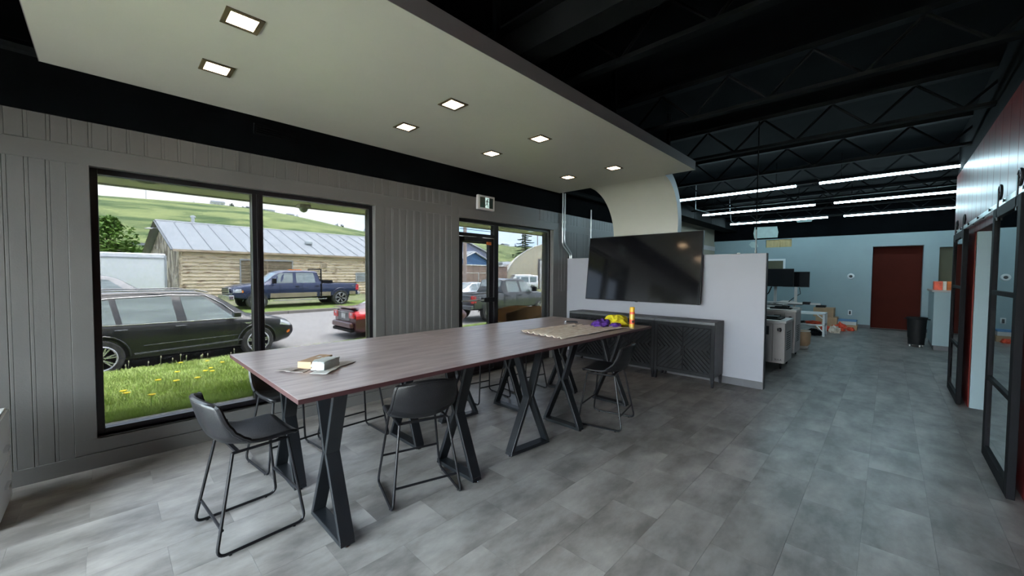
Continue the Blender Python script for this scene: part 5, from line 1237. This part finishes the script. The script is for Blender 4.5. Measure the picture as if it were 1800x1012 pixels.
t = thing('radio_mast', 'thin mast on the hill crest at far left', 'mast', (.0735*268-1.5, 268, hz(18.3, 268)-1)); t.location.x = .055*268
MB().tube([(0, 0, 0), (0, 0, 13)], .13, 5).build('mast_pole', 'p_silver', t); MB().box(-.5, -.2, 12, .5, .2, 12.6).build('antenna', 'p_silver', t)

# ------------------------------------------------------------------ seen through the glass door
def gable_house(name, label, x, y, w, d, ez, rz_, wall, roof, ang=0, z=-.1, fascia='b_white'):
    t = thing(name, label, 'building', (x, y, z), ang)
    MB().box(0, 0, 0, w, d, ez).prism([(0, ez), (w, ez), (w/2, rz_)], 'y', 0, d).build('walls', wall, t)
    for s in (0, 1):
        a = Vector((w/2, -.3, rz_+.05)); b = Vector(((-.35 if s == 0 else w+.35), -.3, ez-.25*(rz_-ez)/(w/2)*1.2))
        MB().add([tuple(a), tuple(b), (b.x, d+.3, b.z), (a.x, d+.3, a.z), (a.x, a.y, a.z+.12), (b.x, b.y, b.z+.12), (b.x, d+.3, b.z+.12), (a.x, d+.3, a.z+.12)], [(0,1,2,3), (7,6,5,4), (0,4,5,1), (1,5,6,2), (2,6,7,3), (3,7,4,0)]).build('roof_plane', roof, t)
        MB().bar((a.x, -.34, a.z), (b.x, -.34, b.z), .06, .28, (0, 1, 0)).build('barge_board', fascia, t)
    return t
gable_house('blue_building', 'tall lavender gabled building with pale roof through door', 28.0, 41, 10.5, 12, 4.2, 6.0, 'b_lav', 'roof')
gable_house('blue_building', 'blue gabled building with white edge in front of it', 24.0, 33.5, 9.0, 6, 2.1, 4.0, 'b_blue', 'roof')
gable_house('red_building', 'long red building with grey roof behind the pickup', 44, 50, 26, 9, 2.6, 4.0, 'b_red', 'roof')
t = thing('white_garage', 'low white fronted garage beside the red building', 'building', (38.75, 42.5, 0))
MB().box(0, 0, 0, 2.8, 5, 2.9).build('walls', 'b_white', t); MB().box(-.1, -.3, 2.9, 3.0, 5.3, 3.3).build('roof', 'roof', t); MB().box(.3, -.05, .1, 2.5, 0, 2.3).build('garage_door', 'b_cream', t)
t = thing('container_wall', 'brown metal clad wall and container behind pickup', 'building', (20.5, 29, -.2), R(10))
for i in range(11): MB().box(i*1.0, 0, 0, i*1.0+.97, .2, 2.55).build('wall_panel', 'b_brown', t)
MB().box(0, -.1, 2.55, 11, .4, 2.65).build('coping', 'b_white', t)
t = thing('wire_fence', 'galvanised pipe fence in front of brown wall', 'fence', (20.5, 27.6, -.25), R(10))
for i in range(4): MB().tube([(i*2.2, 0, 0), (i*2.2, 0, 1.9)], .04, 6).build('fence_post', 'galv', t, smooth=True)
MB().tube([(0, 0, 1.85), (6.6, 0, 1.85)], .025, 6).build('top_rail', 'galv', t); MB().tube([(0, 0, .9), (6.6, 0, .9)], .02, 6).build('mid_rail', 'galv', t)
# quonset hut
t = thing('quonset_hut', 'cream arched quonset hut with white door', 'building', (37.2, 28.0, -.3), R(-42))
RX, RZ2 = 6.6, 5.6
arc = [(RX*math.cos(a*PI/20), RZ2*math.sin(a*PI/20)**.9 if a not in (0, 20) else 0) for a in range(21)]
MB().prism(arc, 'y', 0, 7).build('arched_shell', 'b_cream', t, smooth=True, ang=20)
MB().tube([(p[0], -.03, p[1]) for p in arc], .06, 6).build('arch_trim', 'b_white', t)
MB().box(-2.6, -.06, 0, .4, .0, 3.6).build('door_frame', 'p_slate', t); MB().box(-2.4, -.1, 0, .2, -.06, 3.4).build('roller_door', 'b_white', t)
MB().lathe([(.0, -.2), (.12, -.15), (.12, 0)], 10, (1.3, 0, 4.6), 'y').build('wall_lamp', 'ink', t)
t = thing('arched_shelter', 'golden wooden arch shelter in front of the quonset hut', 'shelter', (33.4, 23.8, -.35), R(-40))
arc = [(1.9*math.cos(a*PI/16), 3.35*math.sin(a*PI/16)**.75 if a not in (0, 16) else 0) for a in range(17)]
MB().prism(arc, 'y', 0, 3).build('arched_body', 'b_gold', t, smooth=True, ang=20)
MB().tube([(p[0], -.02, p[1]) for p in arc], .05, 6).build('arch_rim', 'oldtrim', t)
MB().box(-.45, -.06, 0, -.38, 0, 1.6).box(.38, -.06, 0, .45, 0, 1.6).box(-.45, -.06, 1.55, .45, 0, 1.62).build('door_outline', 'oldtrim', t)
def upole(label, x, y, h, arm=True, r=.14):
    t = thing('utility_pole', label, 'pole', (x, y, zg(x, y)))
    MB().tube([(0, 0, -.3), (0, 0, h)], [r, r*.75], 10).build('pole', 'pole', t, smooth=True)
    if arm:
        MB().bar((-1.1, .9, h-.6), (1.1, -.9, h-.6), .12, .12).build('cross_arm', 'pole', t)
        for k_ in (-.9, -.4, .4, .9): MB().lathe([(.05, 0), (.06, .1), (.03, .18)], 8, (k_*1.1, -k_*.9, h-.54)).build('insulator', 'p_silver', t)
upole('thick pale utility pole rising past transom, left in the door', 16.4, 20.1, 8.0, False)
upole('utility pole with cross arm left of the tall spruce', 51.5, 47, 10.6)
upole('distant utility pole with cross arm above the spruce', 78, 66, 15.0)
t = thing('overhead_cables', 'thin overhead cables crossing the sky beyond the door', 'cable')
for k_ in range(3): MB().tube([(57+k_*.4, 52-k_*.4, 11.0), (75, 47, 10.6), (95, 42, 12)], .03, 4).build('wire', 'ink', t)
# shrub and big carton outside sidelight, far shrubs
t = thing('large_carton', 'long open cardboard box outside the door sidelight', 'box', (5.35, 4.98, .165), R(3))
def cw(u, v): x = -.35+1.55*u; return (x, .01*math.sin(u*9), (.68+.05*math.sin(u*5.2-1.0))*v)
MB().grid(cw, 16, 3).build('front_side', 'cardboard', t, solid=.006)
MB().grid(lambda u, v: (-.35+1.55*u, .34, (.66+.07*math.sin(u*4.0))*v), 16, 3).build('back_side', 'cardboard', t, solid=.006)
MB().box(-.355, 0, 0, -.349, .34, .48).box(1.199, 0, 0, 1.205, .34, .50).box(-.35, 0, 0, 1.2, .34, .006).build('end_walls', 'cardboard', t)
if False: text('HANDLE WITH CARE', 'box_print', 'oldtrim', t, (.0, -.012, .40), (PI/2, 0, 0), .045)
t = thing('daylily_clump', 'green strap leaved clump outside door sidelight', 'plant', (7.2, 6.25, .06))
q = random.Random(4); mb = MB()
for i in range(170):
    a = q.uniform(0, 2*PI); L = q.uniform(.35, .75); w = .014; r0 = q.uniform(0, .25); d = Vector((math.cos(a), math.sin(a), 0)); s_ = Vector((-d.y, d.x, 0))
    P = [d*(r0+L*.65*u)+Vector((0, 0, .55*L*2.2*u*(1-.45*u)*.95)) for u in (0, .3, .6, 1)]; ww = (w, w*1.2, w, .002); k = len(mb.v)
    for p, w_ in zip(P, ww): mb.v += [tuple(p-s_*w_), tuple(p+s_*w_)]
    mb.f += [(k+2*j, k+2*j+1, k+2*j+3, k+2*j+2) for j in range(3)]
o = mb.build('leaves', 'leaf', t); o['kind'] = 'stuff'
t = thing('tall_weeds', 'tall green weeds along yard before golden shelter', 'plant', (31.5, 19.2, -.4))
mb = MB()
for i in range(16): leaves(mb, (i*.55-3, i*.25-1.2, .55), (.6, .6, .55), 90, .13, i)
o = mb.build('leaves', 'leaf', t); o['kind'] = 'stuff'
